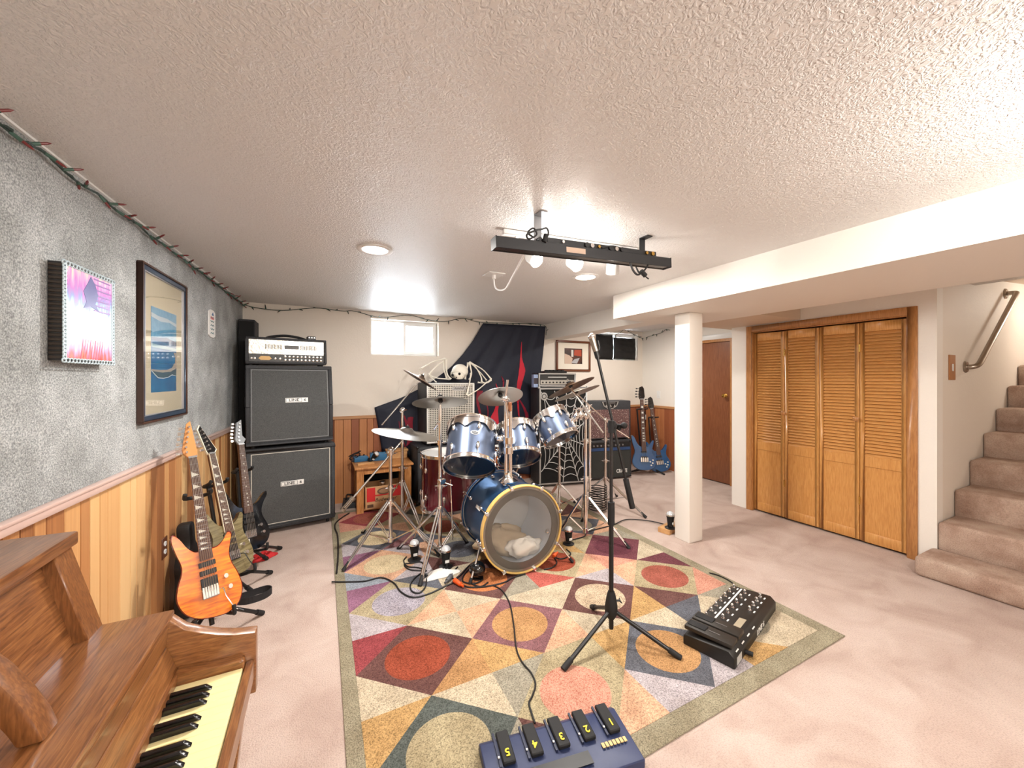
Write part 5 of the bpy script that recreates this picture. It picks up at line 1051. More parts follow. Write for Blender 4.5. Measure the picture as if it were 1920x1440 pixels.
# bass drum
n_ = V((math.sin(-.057), -math.cos(-.057), 0)); R = .337; bc = V((1.375,2.562,R+.012)); M = basis(bc, -n_, (1,0,0)); h = .55; Rs = R-.02
bd = thing('bass_drum', 'blue bass drum with clear front head and natural wood front hoop', 'drum', (bc.x, bc.y+.27, 0), DK)
MB().lathe([(Rs, .02), (Rs, h-.02), (Rs-.008, h-.02), (Rs-.008, .02)], M, 64).build('shell', DBLUE2, bd, smooth=50)
MB().lathe([(Rs-.0085, .02), (Rs-.0085, h-.02), (Rs-.0095, h-.02), (Rs-.0095, .02)], M, 64).build('shell_lining', DIN, bd, smooth=50)
MB().lathe([(R-.012, -.012), (R, -.012), (R, .03), (R-.012, .03)], M, 64).build('front_hoop', HOOPW, bd, bevel=.003)
MB().lathe([(R-.012, h-.03), (R, h-.03), (R, h+.012), (R-.012, h+.012)], M, 64).build('rear_hoop', DBLUE2, bd, bevel=.003)
MB().lathe([(R-.003, h-.022), (R+.0015, h-.022), (R+.0015, h-.004), (R-.003, h-.004)], M, 64).build('rear_hoop_inlay', CHROME, bd)
FILM = mat('clear_head_film', (255,255,255), .03, 0., alpha=.04, coat=1.)
MB().lathe([(0, .006), (Rs-.055, .006), (Rs-.055, .0066), (0, .0066)], M, 64, closed=False).build('front_head', FILM, bd)
MB().lathe([(Rs-.062, .004), (Rs-.012, .004), (Rs+.006, .008), (Rs+.006, .02), (Rs-.062, .012)], M, 64).build('muffle_ring', mat('muffle_grey', (92,88,82), .4, coat=.4), bd)
MB().lathe([(Rs-.01, .001), (Rs+.006, .001), (Rs+.008, .006), (Rs-.01, .004)], M, 64).build('head_collar', mat('collar_steel', (150,146,140), .3, .7), bd)
MB().lathe([(0, h-.012), (Rs+.004, h-.012), (Rs+.004, h-.006), (0, h-.006)], M, 64, closed=False).build('rear_head', HEADW, bd)
claw = MB().box((R-.016, -.014, -.02), (R+.006, .014, .008)).box((R+.002, -.01, .0), (R+.008, .01, .034)).build('claw', CHROME, mesh_only=True, bevel=.003)
rod = MB().cyl((R+.012, 0, -.014), (R+.004, 0, .13), .0042, n=8).ball((R+.012, 0, -.014), .009, n=8, m=6).build('tension_rod', CHROME, mesh_only=True)
lg = MB().ball((Rs+.014, 0, .145), .02, n=10, m=8, sc=(.8, .8, 1.4)).build('lug', CHROME, mesh_only=True)
for k in range(8):
    a = Matrix.Rotation(2*math.pi*(k+.5)/8+.1, 4, 'Z'); piece('claw', claw, bd, None, M=M @ a); piece('tension_rod', rod, bd, None, M=M @ a); piece('lug', lg, bd, None, M=M @ a)
    F = Matrix.Translation((0, 0, h)) @ Matrix.Diagonal((1, 1, -1, 1)); piece('claw', claw, bd, None, M=M @ a @ F); piece('tension_rod', rod, bd, None, M=M @ a @ F); piece('lug', lg, bd, None, M=M @ a @ F)
for s, fp in ((-1, onz(881, 1098)), (1, onz(1074, 1057))):
    p = M @ V((s*Rs*.93, Rs*.36, .13)); fp = V((fp.x, fp.y, .012)); MB().cyl(p, fp, .0095, .0075, n=10).build('spur', CHROME, bd); MB().cyl(fp+(p-fp).normalized()*.04, fp, .013, n=10).build('spur_tip', RUBBER, bd); MB().ball(p, .03, n=12, m=8, sc=(1,1,.8)).build('spur_bracket', CHROME, bd)
def vent(z): pass
B = M @ Matrix.Rotation(math.radians(205), 4, 'Z') @ Matrix(((0,0,1,Rs),(1,0,0,0),(0,1,0,.22),(0,0,0,1))); MB().box((-.012, -.05, 0), (.012, .05, .002), B).build('badge', LOGO, bd, smooth=0)
# blankets inside the bass drum
def bundle(name, label, c, r, m, seed):
    rnd = random.Random(seed); ph = [rnd.uniform(0, 6.28) for _ in range(6)]; n, k = 28, 14; mb = MB(); vs = []; fs = []
    for i in range(k+1):
        th = math.pi*i/k
        for j in range(n):
            a = 2*math.pi*j/n; q = 1+.12*math.sin(3*a+ph[0]+2*th)+.1*math.sin(5*a-3*th+ph[1])+.07*math.sin(7*th+4*a+ph[2])+.05*math.sin(11*a+ph[3])
            vs.append(V(c)+V((r[0]*q*math.sin(th)*math.cos(a), r[1]*q*math.sin(th)*math.sin(a), r[2]*q*math.cos(th))))
    for i in range(k): fs += [(i*n+j, i*n+n+j, i*n+n+(j+1) % n, i*n+(j+1) % n) for j in range(n)]
    return tag(mb.add(vs, fs).build(name, m, org=c, smooth=180), label, 'blanket', 'blankets inside the bass drum')
q = M @ V((-.06, .185, .30)); bundle('blanket', 'rumpled tan blanket inside the bass drum', q, (.2, .15, .105), mat('blanket_tan', (176,158,132), .9), 3)
q = M @ V((.07, .2, .13)); bundle('blanket', 'rumpled white blanket behind the clear bass drum head', q, (.15, .075, .065), mat('blanket_white', (236,230,220), .9), 5)
# ---------------------------------------------------------------- chrome hardware
def wing(mb, p, d, s=1.):
    d = V(d).normalized(); o = d.cross(UP); o = o.normalized() if o.length > .01 else V((1,0,0)); u = d.cross(o)
    mb.cyl(p, V(p)+d*.028*s, .006*s, n=8); mb.cyl(V(p)+d*.022*s, V(p)+d*.03*s+o*.024*s, .005*s, .003*s, n=6); mb.cyl(V(p)+d*.022*s, V(p)+d*.03*s-o*.024*s, .005*s, .003*s, n=6); return mb
def stand(label, c, feet, hub, top, joints, r=.0165, name='cymbal_stand', low=.07):
    c = V((c[0], c[1], 0)); t = thing(name, label, 'cymbal stand', c, CS)
    js = [low]+list(joints)+[top]
    for i in range(len(js)-1):
        MB().cyl(c+UP*js[i], c+UP*js[i+1], r-.002*i, n=14).build('tube', CHROME, t)
        if i: mb = MB().cyl(c+UP*(js[i]-.028), c+UP*(js[i]+.012), r+.008, n=14); wing(mb, c+UP*(js[i]-.01)+RT*(r+.004), RT+FW*-.4); wing(mb, c+UP*(js[i]-.01)-RT*(r+.004), -RT+FW*-.2, .7); mb.build('collar', CHROME, t, smooth=50)
    MB().cyl(c+UP*(hub-.03), c+UP*(hub+.02), r+.011, n=14).build('leg_collar', CHROME, t); MB().cyl(c+UP*(low+.0), c+UP*(low+.04), r+.008, n=14).build('brace_collar', CHROME, t)
    for f in feet:
        f = V((f[0], f[1], .018)); d = V((f.x-c.x, f.y-c.y, 0)).normalized(); o = d.cross(UP)*.011; a = c+d*(r+.014)+UP*hub; mb = MB()
        for s in (-1, 1): mb.tube([a+o*s, a.lerp(f, .5)+o*s*1.15, f+o*s*.6], .008, 8)
        mid = a.lerp(f, .5); mb.cyl(mid-o*1.5, mid+o*1.5, .006, n=8); lg_ = mb.build('leg', CHROME, t); e = (f-a).normalized()
        MB().cyl(f-e*.06, f+e*.012, .012, .017, n=10).build('rubber_foot', RUBBER, lg_)
        mb = MB()
        for s in (-1, 1): mb.cyl(c+d*r+UP*(low+.02)+o*s*.8, mid+o*s*.8, .0045, n=6)
        mb.build('brace', CHROME, t)
    return t
def boom(t, p0, clampp, p1, r=.009, weight=False):
    MB().cyl(p0, p1, r, n=12).build('boom_arm', CHROME, t); mb = MB().ball(clampp, .026, n=12, m=8, sc=(1,1,.9)); d = (p1-p0).normalized(); mb.cyl(clampp-d*.03, clampp+d*.03, .016, n=12); wing(mb, clampp, RT-FW*.5, 1.2); mb.build('boom_clamp', CHROME, t, smooth=50)
    if weight:
        mb = MB()
        for k in range(4): o = d.orthogonal().normalized(); o = (Matrix.Rotation(k*math.pi/2, 3, d) @ o)*.017; mb.cyl(p0-d*.02+o, p0+d*.085+o, .006, n=8)
        mb.cyl(p0+d*.08, p0+d*.105, .026, n=14); mb.cyl(p0-d*.03, p0-d*.01, .024, n=14); mb.build('counterweight', STEEL, t, smooth=50)
BRZ = N('cymbal_bronze'); vx = BRZ.coord((1,1,1)); BRZ.b.inputs['Metallic'].default_value = 1.; BRZ.b.inputs['Base Color'].default_value = rgb((176,172,166)); BRZ.b.inputs['Roughness'].default_value = .3; BRZ.b.inputs['Anisotropic'].default_value = .6
BRZ2 = mat('cymbal_brown', (146,120,98), .32, 1.); BRZ3 = mat('cymbal_pale', (214,208,196), .35, .8)
def cymbal(label, c, nrm, R, m=None, tilter=True):
    M = basis(c, nrm, RT); t = thing('cymbal', label, 'cymbal', c, CY)
    pr = [(.006, .032*R/.2), (.03*R/.2, .028*R/.2), (.044*R/.2, .014*R/.2), (.055*R/.2, .008*R/.2), (R*.6, -.004), (R, -.016)]
    MB().lathe(pr+[(a, b_-.0025) for a, b_ in pr[::-1]], M, 56).build('plate', m or BRZ.m, t, smooth=60)
    MB().lathe([(.004, .032*R/.2), (.02, .032*R/.2), (.018, .032*R/.2+.012), (.004, .032*R/.2+.012)], M, 16).build('felt', MATTE, t); mb = MB().cyl((0,0,-.03), (0,0,.075), .004, n=8, M=M); wing(mb, M @ V((0,0,.048)), M.to_3x3() @ UP, .8); mb.build('wing_nut', CHROME, t, smooth=50)
    MB().lathe([(.004, .024*R/.2), (.018, .02*R/.2), (.022, -.004), (.012, -.016), (.004, -.016)], M, 16).build('cup_washer', BLACK, t)
    return t, M
# stand for the lower-left ride
c = V((.535, 3.46, 0)); tp = at(735, 843, 3.345); t = stand('chrome boom stand nearest the amp stack with counterweight', c, [(.149,3.224), (.351,3.93), (.872,3.13)], .42, tp.z, (.55, .86))
tp = V((c.x, c.y, tp.z)); C3 = at(762, 811, 3.5); d = (C3-tp).normalized(); e0 = at(646, 952, 3.22); boom(t, e0, tp, C3-UP*.03, .009, True)
cymbal('large pale blue-lit ride cymbal low on the left over the side table', C3, UP+RT*.17+FW*.03, .305)
# boom stand behind it
c = V((.745, 4.06, 0)); tp = at(749.5, 768, 4.0); t = stand('slim chrome boom stand behind the ride cymbal, by the side table', c, [(.87,3.72), (.47,4.15), (.93,4.33)], .42, tp.z, (.58, .9))
tp = V((c.x, c.y, tp.z)); A1 = at(789, 710, 4.05); boom(t, at(716, 797, 3.95), tp, A1-UP*.04-RT*.03, .008)
cymbal('steeply tilted crash cymbal at the upper left, under the skeleton wing', A1, UP+RT*.6+FW*.22, .208, BRZ2)
# straight stand in front
c = V((.876, 3.095, 0)); tp = at(825, 752, 3.16); t = stand('straight chrome cymbal stand in front of the maroon floor tom', c, [(.631,2.745), (1.172,3.267), (.60,3.42)], .42, tp.z-.03, (.62, .98))
mb = MB().cyl(at(824, 790, 3.13), at(813, 805, 3.1), .008, n=8); mb.build('spare_rod', CHROME, t)
Bc = V((c.x, c.y, tp.z)); cymbal('flat grey crash cymbal in front of the pale bass cabinet grille', Bc+FW*.02, UP*.96+FW*.26-RT*.08, .232)
q = at(828, 903, 3.1); MB().box((-.03, -.02, -.02), (.03, .02, .02), rotz(q, .4)).build('multi_clamp', CHROME, t, bevel=.004); MB().cyl(q, at(848, 910, 3.12), .005, n=8).cyl(at(845, 900, 3.12), at(849, 1012, 3.2), .005, n=8).build('hanging_rod', CHROME, t)
# centre post on the bass drum
pb = V((1.345, 2.76, 2*R-.005)); t = thing('tom_holder', 'chrome double tom post rising from the top of the bass drum', 'drum hardware', pb, CS)
MB().lathe([(0,0),(.075,0),(.078,.012),(.05,.03),(.036,.05),(.034,.08),(0,.08)], Matrix.Translation(pb), 26, closed=False).build('base_flange', CHROME, t)
top = 1.29
for s in (-1, 1): MB().cyl(pb+RT*.018*s, V((pb.x, pb.y, top))+RT*.018*s, .0155, n=14).build('tube', CHROME, t)
for z in (.92, 1.0): MB().cyl(V((pb.x, pb.y, z-.02)), V((pb.x, pb.y, z+.03)), .043, n=18).build('collar', CHROME, t)
for tgt, u0 in ((V((1.058,2.881,.807))+ax1.normalized()*.25+RT*.19, -1), (V((1.512,2.877,.838))+V((.185,.734,1)).normalized()*.19-RT*.16, 1)):
    a = V((pb.x, pb.y, .97)); MB().tube(smoothpath([a, a.lerp(tgt, .5)+UP*.02, tgt], 4), .013, 10).build('tom_arm', CHROME, t); mb = MB().ball(a.lerp(tgt, .55)+UP*.015, .034, n=14, m=8); mb.cyl(tgt-UP*.045, tgt+UP*.045, .017, n=10); wing(mb, a.lerp(tgt, .5), -FW+UP*.4, 1.4); wing(mb, tgt, -FW+UP*.2, 1.2); mb.build('ball_clamp', CHROME, t, smooth=50)
a = V((pb.x, pb.y, top)); r1 = at(952, 712, 2.98); r0 = at(947, 748, 3.0); MB().cyl(a-UP*.1, r0, .011, n=10).build('post_extension', CHROME, t); MB().cyl(r0, r1, .0105, n=10).build('boom_rod', CHROME, t)
mb = MB().ball(r0, .028, n=12, m=8); wing(mb, r0, -FW, 1.2); wing(mb, r0, RT, 1.1); mb.build('tilter', CHROME, t, smooth=50)
D1 = at(938, 741, 3.3); MB().cyl(r0, D1-UP*.02, .008, n=8).build('cymbal_arm', CHROME, t); MB().box((-.014,-.012,-.04), (.014,.012,.035), rotz(at(956, 762, 3.06), .2)).build('wood_wedge', DOORB, t, bevel=.004)
cymbal('splash cymbal on the chrome post above the rack toms', D1, UP*.9+FW*.44-RT*.14, .197)
# right stands
c = V((2.197, 2.857, 0)); tp = at(1100, 768, 3.5); t = stand('chrome rack stand on the right carrying the smallest tom', c, [(2.41,2.528), (1.985,3.02), (2.43,3.22)], .40, tp.z, (.58, .93), .019)
tp = V((c.x, c.y, tp.z)); MB().cyl(V((c.x, c.y, .45))+RT*.04, tp+RT*.04, .012, n=12).build('tube', CHROME, t)
E1 = at(1070, 724, 3.6); boom(t, at(1131, 812, 3.42), tp+RT*.0, E1-UP*.02, .0085)
tt = V((1.883,2.804,.986))+V((-.2,.72,1)).normalized()*.13+RT*.15
MB().tube(smoothpath([tp-UP*.06, tp.lerp(tt, .5)+UP*.01, tt], 4), .014, 10).build('tom_arm', CHROME, t)
for k, q in enumerate((tp-UP*.06, tp.lerp(tt, .35), tp.lerp(tt, .65)+UP*.03, tp.lerp(tt, .85)-UP*.03, tt, tp-UP*.02+RT*.03)):
    mb = MB().ball(q, .034-.002*k, n=12, m=8, sc=(1,1,1.2)); mb.cyl(q-UP*.05, q+UP*.05, .014, n=10); wing(mb, q, -FW+RT*(.6 if k % 2 else -.6), 1.4); wing(mb, q+UP*.03, UP-FW*.3, 1.2); mb.build('rack_clamp', CHROME, t, smooth=50)
cymbal('brownish crash cymbal tilted high on the right, upper of two', E1, UP-RT*.43+FW*.22, .235, BRZ2)
c = V((2.975, 3.494, 0)); tp = at(1131, 787, 4.456); t = stand('thin chrome stand right of the spider web cabinet with long reaching leg', c, [(3.11,3.007), (2.72,3.75), (3.35,3.72)], .33, tp.z, (.55, .8), .015)
tp = V((c.x, c.y, tp.z)); F1 = at(1081, 735, 4.25); boom(t, tp.lerp(F1, -.12), tp, F1-UP*.02, .008)
cymbal('pale crash cymbal tilted on the right, lower of two', F1, UP-RT*.34+FW*.2, .262, BRZ3)
c = V((2.40, 3.60, 0)); stand('low chrome stand in front of the spider web cabinet', c, [(2.2,3.35), (2.62,3.4), (2.4,3.9)], .30, .98, (.5,), .0145)
q = onz(1121, 957); t = thing('wire_coil', 'black wire coil standing on the carpet beside the thin chrome stand', 'coil', q)
MB().tube([q+V((.1*math.cos(a), .1*math.sin(a), .012+.27*a/(2*math.pi*10))) for a in [2*math.pi*k/18 for k in range(181)]], .0055, 6).build('coil', mat('wire_dark', (60,58,56), .3, .8), t)
# microphone stand
c = V((1.475, 1.70, 0)); c2 = onz(1146, 1178, .06); c = V((c2.x, c2.y, 0)); BS = mat('mic_stand_black', (22,22,24), .38)
t = thing('microphone_stand', 'black tripod boom microphone stand on the patterned rug', 'microphone stand', c)
hubz = .2; MB().cyl(c+UP*.06, c+UP*.75, .0135, n=14).build('pole', BS, t); clz = at(1141, 796, 2.25); zc_ = 1.5-(796-711)/710*2.25
MB().cyl(c+UP*.72, c+UP*zc_, .0095, n=12).build('inner_pole', mat('mic_pole_satin', (60,60,62), .3, .5), t); MB().cyl(c+UP*.66, c+UP*.79, .02, n=14).build('grip', RUBBER, t)
MB().lathe([(0,.12),(.02,.12),(.036,.15),(.036,.19),(.026,.25),(.018,.275),(0,.275)], Matrix.Translation(c), 20, closed=False).build('leg_hub', RUBBER, t); wing(MB(), c+UP*.22+RT*.025, RT).build('hub_screw', BLACK, t)
for f in (onz(1057, 1259), onz(1275, 1238), onz(1110, 1142)):
    f = V((f.x, f.y, .014)); d = V((f.x-c.x, f.y-c.y, 0)).normalized(); a = c+d*.03+UP*.16; l_ = MB().cyl(a, f, .0115, n=12).build('leg', BS, t); e = (f-a).normalized(); MB().cyl(f-e*.06, f+e*.006, .0155, n=12).build('rubber_foot', RUBBER, l_)
cl = c+UP*zc_; m1 = at(1120, 668, 2.28); w1 = at(1186, 953, 2.18); MB().cyl(w1, m1, .0085, n=12).build('boom', BS, t); d = (m1-w1).normalized(); MB().cyl(w1-d*.0, w1+d*.17, .0165, n=14).build('counterweight', RUBBER, t)
k0 = w1+d*((cl-w1).dot(d)); mb = MB().cyl(cl-UP*.04, cl+UP*.03, .018, n=12).ball(k0.lerp(cl, .5), .03, n=12, m=8).cyl(k0, k0+FW*-.03+RT*.05, .008, n=8).ball(k0-FW*.03+RT*.055, .02, n=10, m=6); mb.build('boom_clamp', RUBBER, t, smooth=50)
k1 = w1+d*.47; MB().ball(k1+RT*.03, .017, n=10, m=6).cyl(k1-d*.02, k1+d*.02, .014, n=10).build('side_knob', RUBBER, t); MB().cyl(k1, k1+RT*.09-UP*.06, .0035, n=6).build('cable_hook', CHROME, t)
mc = thing('microphone', 'small silver microphone with clip at the top of the black boom stand', 'microphone', m1)
e = (d+V((-.12,0,.1))).normalized(); MB().cyl(m1-d*.01, m1+e*.04, .015, n=12).build('clip', BLACK, mc); MB().cyl(m1+e*.03, m1+e*.115, .016, .02, n=16).build('body', STEEL, mc); MB().ball(m1+e*.125, .022, n=14, m=8).build('grille', CHROME, mc)
o = e.orthogonal().normalized(); MB().tube([m1+e*.04+RT*.02, m1+e*.06+RT*.03, m1+e*.1+RT*.032], .004, 6).build('switch_bar', BLACK, mc)
# ================================================================== patterned rug
def rugm(name, c, c2=None):
    if name in MATS: return MATS[name]
    q = N(name); vec = q.coord(); a = q.n('ShaderNodeTexNoise'); a.inputs['Scale'].default_value = 190.; a.inputs['Detail'].default_value = 3
    b_ = q.n('ShaderNodeTexNoise'); b_.inputs['Scale'].default_value = 7.; b_.inputs['Detail'].default_value = 4; q.l(vec, a.inputs['Vector']); q.l(vec, b_.inputs['Vector'])
    dk = tuple(max(0, v*.72) for v in c); lt = tuple(min(255, v*1.1+8) for v in c)
    c1 = q.ramp(a.outputs[0], [(.32, c2 or dk), (.5, c), (.7, lt)]); cc = q.ramp(b_.outputs[0], [(.3, (222,218,214)), (.7, (255,255,255))])
    mx = q.n('ShaderNodeMix', data_type='RGBA', blend_type='MULTIPLY'); mx.inputs[0].default_value = 1.; q.l(c1, mx.inputs[6]); q.l(cc, mx.inputs[7]); q.l(mx.outputs[2], q.b.inputs['Base Color'])
    q.b.inputs['Roughness'].default_value = .95; q.b.inputs['Specular IOR Level'].default_value = .1; q.bump(a.outputs[0], .5, .006); MATS[name] = q.m; return q.m
PAL = dict(border=(154,146,124), dkgreen=(92,98,94), oliv=(174,161,130), slate=(98,100,108), beige=(196,182,158), brown=(108,76,72), mauve=(136,96,100), maroon=(112,66,74), tan=(182,140,96), salmon=(198,148,128), gold=(190,154,104), red=(150,74,54), rose=(184,98,88), peach=(214,170,140), grey=(158,152,136), lav=(182,174,178), purple=(146,104,128), crimson=(150,72,76), bluegrey=(150,158,168), redbrown=(160,92,78), dmaroon=(98,54,64), cream=(214,196,160), speck=(196,176,150), lavsp=(166,160,170), orange=(190,120,76))
names = list(PAL); ms = [rugm('rug_'+k, PAL[k], {'speck': (110,96,86), 'lavsp': (96,92,104), 'salmon': (176,100,84)}.get(k)) for k in names]; ix = {k: i for i, k in enumerate(names)}
X0, DX, Y0, DY, ZR = .15, .62, 1.20, .568, .008
disc = {(0,0): ('dkgreen','oliv'), (1,0): ('oliv','salmon'), (2,0): ('slate','tan'), (3,0): ('beige','grey'), (0,1): ('brown','red'), (1,1): ('mauve','tan'), (2,1): ('brown','speck'), (3,1): ('oliv','redbrown'),
        (0,2): ('oliv','lavsp'), (1,2): ('brown','orange'), (2,2): ('oliv','red'), (3,2): ('maroon','dmaroon'), (0,3): ('peach','cream'), (1,3): ('grey','slate'), (2,3): ('brown','tan'), (3,3): ('slate','grey'),
        (0,4): ('slate','cream'), (1,4): ('oliv','redbrown'), (2,4): ('mauve','tan'), (3,4): ('oliv','salmon'), (0,5): ('crimson','redbrown'), (1,5): ('dkgreen','tan'), (2,5): ('brown','red'), (3,5): ('maroon','oliv')}
gap = {(1,1): ('tan','gold','beige','grey'), (2,1): ('peach','beige','oliv','gold'), (3,1): ('gold','brown','beige','slate'), (0,1): ('','beige','','gold'), (4,1): ('salmon','','grey',''),
       (1,2): ('peach','beige','beige','peach'), (2,2): ('grey','rose','beige','beige'), (3,2): ('peach','salmon','lav','peach'), (0,2): ('','lav','','crimson'), (4,2): ('beige','','maroon',''),
       (1,3): ('lav','brown','slate','beige'), (2,3): ('gold','tan','brown','oliv'), (3,3): ('peach','salmon','gold','oliv'), (0,3): ('','bluegrey','','purple'), (4,3): ('peach','','grey',''),
       (0,4): ('','lav','','purple'), (1,4): ('mauve','slate','lav','peach'), (2,0): ('peach','lav','',''), (1,0): ('grey','brown','',''), (3,0): ('lav','gold','',''), (0,0): ('','gold','',''), (4,0): ('beige','','','')}
x1r, y1r = X0+4*DX, Y0+6*DY; rug = thing('area_rug', 'large area rug of multicoloured diamonds and circles under the drum kit', 'rug', (1.4, 2.9, 0))
m = MB().box((X0-.068, Y0-.095, .0005), (x1r+.095, y1r+.07, ZR-.0015)); m.build('backing', ms[ix['border']], rug, bevel=.002)
m = MB(); z = ZR-.0015; rg = random.Random(11)
def tri(p, k): m.add([(a, b_, z) for a, b_ in p], [tuple(range(len(p)))], None, ix[k])
for i in range(4):
    for j in range(6):
        cx, cy = X0+DX*(i+.5), Y0+DY*(j+.5); a, b_ = disc[(i, j)]; P = [(cx, cy-DY/2), (cx+DX/2, cy), (cx, cy+DY/2), (cx-DX/2, cy)]
        nq = 48; ring = [(cx+.172*math.cos(2*math.pi*k/nq), cy+.163*math.sin(2*math.pi*k/nq)) for k in range(nq)]
        def onq(k):
            t_ = 2*math.pi*k/nq; s = 1/(abs(math.cos(t_))/(DX/2)+abs(math.sin(t_))/(DY/2)); return (cx+s*math.cos(t_), cy+s*math.sin(t_))
        tri(ring, b_)
        for k in range(nq): tri([ring[k], onq(k), onq(k+1), ring[(k+1) % nq]], a)
for i in range(5):
    for j in range(7):
        cx, cy = X0+DX*i, Y0+DY*j; L_, R_, T_, B_ = (cx-DX/2, cy), (cx+DX/2, cy), (cx, cy+DY/2), (cx, cy-DY/2); g = gap.get((i, j))
        if not g: g = tuple(rg.choice(('beige','peach','grey','gold','lav','slate','brown','oliv','salmon')) for _ in range(4))
        for k, (ok, p) in enumerate(((i > 0 and j < 6, [(cx, cy), T_, L_]), (i < 4 and j < 6, [(cx, cy), R_, T_]), (i > 0 and j > 0, [(cx, cy), L_, B_]), (i < 4 and j > 0, [(cx, cy), B_, R_]))):
            if ok: tri(p, g[k] or 'beige')
o = m.build('woven_pattern', ms, rug, smooth=0); s_ = o.modifiers.new('t', 'SOLIDIFY'); s_.thickness = .0015; s_.offset = 1
# ================================================================== floor spotlights, cables, adapters
def fl(u, v, z=0.): q = onz(u, v, z); return q
uplight('black cup spotlight on the rug left of the straight chrome stand', fl(777, 1050, ZR)+UP*ZR*0, s=1.05)
uplight('black cup spotlight on the rug by the bass drum spur', fl(836, 1063, ZR), s=1.05)
uplight('black cup spotlight on the rug right of the bass drum', fl(1066, 1020, ZR), s=1.0)
uplight('black cup spotlight behind the white pillar on a pine block', fl(1257, 990, .05), s=1.0)
p = fl(1253, 998); tag(MB().box((-.13, -.06, 0), (.13, .06, .048), rotz(p+V((.06,.03,0)), .25)).build('wood_block', WBLK, org=p, bevel=.003), 'pine block on the carpet at the foot of the white pillar', 'wood block')
CAB = mat('cable_black', (20,20,22), .5)
def cable(label, pts, r=.0055, z=None, m=CAB):
    P = [fl(u, v, (ZR if z is None else z)+r) for u, v in pts]; o = MB().tube(smoothpath(P, 7), r, 7).build('cable', m, org=P[0]); return tag(o, label, 'cable', 'cables on the floor')
cable('black cable curving over the rug from its left edge to the bass drum', [(622, 1091), (680, 1090), (714, 1083), (738, 1093), (752, 1110), (775, 1120), (805, 1113), (835, 1099), (852, 1092)])
cable('thin black cable running down the rug to the blue pedal board', [(922, 1097), (940, 1106), (955, 1130), (963, 1170), (968, 1215), (978, 1240), (996, 1262), (1004, 1283), (998, 1305), (992, 1318), (996, 1335), (1003, 1356)], .0045)
cable('black cable on the rug below the front of the bass drum', [(862, 1094), (880, 1101), (915, 1099), (945, 1092), (962, 1083), (985, 1076)])
cable('black cable trailing over the carpet to the spotlight by the pillar', [(1070, 1013), (1095, 1006), (1101, 998), (1120, 992), (1150, 984), (1170, 975), (1190, 974), (1220, 977), (1250, 984)])
cable('black cable along the upper left corner of the rug', [(655, 962), (642, 970), (630, 980), (628, 990), (633, 1005), (634, 1040), (631, 1075)], .007)
cable('black cable leaving the back of the long pedal board', [(1372, 1112), (1379, 1104), (1372, 1092), (1350, 1080), (1330, 1074)], .0045)
cable('looped black cable around the straight chrome stand foot', [(800, 1070), (782, 1080), (770, 1095), (772, 1108), (785, 1112), (796, 1103), (800, 1088), (797, 1076)])
cable('coiled black cable around the left cup spotlight', [(762, 1044), (757, 1052), (764, 1062), (782, 1064), (796, 1066), (790, 1054), (772, 1056), (758, 1058), (768, 1068), (800, 1070)])
cable('tangled black cables beside the bass drum spur', [(858, 1063), (848, 1075), (850, 1085), (862, 1080), (878, 1062), (890, 1056), (872, 1075), (868, 1090), (890, 1094), (905, 1086), (898, 1080), (880, 1090), (900, 1100), (915, 1092)])
cable('black cable under the right side of the bass drum', [(1020, 1068), (1036, 1064), (1044, 1055), (1040, 1045), (1050, 1048), (1062, 1045), (1070, 1038), (1062, 1030)])
ORG_P = mat('plug_orange', (232,92,34), .5)
def plug(label, u0, v0, u1, v1, m, r=.014):
    a, b_ = fl(u0, v0, ZR+r), fl(u1, v1, ZR+r); d = (b_-a).normalized(); t = thing('power_plug', label, 'plug', a)
    MB().cyl(a, b_, r, r*.8, n=10).build('body', m, t, bevel=.003); MB().cyl(b_, b_+d*.03, r*.45, n=8).build('strain_relief', m, t)
plug('orange extension cord plug on the rug by the bass drum spur', 852, 1088, 864, 1096, ORG_P, .019); plug('orange extension cord plug at the right foot of the bass drum', 1038, 1043, 1043, 1038, ORG_P, .016)
plug('grey power plug on the rug beside the orange plug', 846, 1080, 838, 1089, mat('plug_grey', (84,86,90), .5), .02)
p = fl(895, 1083, ZR); t = thing('adapter_lamp', 'glossy round black lamp housing on the rug left of the bass drum', 'lamp', p); MB().ball(p+UP*.062, .062, n=20, m=12, sc=(1,1,.98)).build('housing', BLKG, t); MB().lathe([(0,0),(.045,0),(.045,.01),(0,.012)], Matrix.Translation(p), 18, closed=False).build('base', BLACK, t)
p = fl(822, 1078, ZR); cloth('paper_sheet', 'crumpled white paper on the rug under the cup spotlight', 'paper', (p.x+.02, p.y), .13, .075, .02, mat('paper_white', (232,228,222), .8), 9, ZR)
p = fl(645, 955); t = thing('equipment_case', 'flat black case on the carpet between the amp stack and side table', 'case', p); MB().box((-.02, 0, 0), (.17, .3, .06), rotz(p+V((.0,.0,0)), -.1)).build('case', TOLEX, t, bevel=.008); MB().tube(smoothpath([p+V((.02,.05,.065)), p+V((.08,.1,.1)), p+V((.14,.2,.08)), p+V((.05,.24,.1)), p+V((.03,.14,.075))], 5), .008, 6).build('cable_pile', CAB, t)
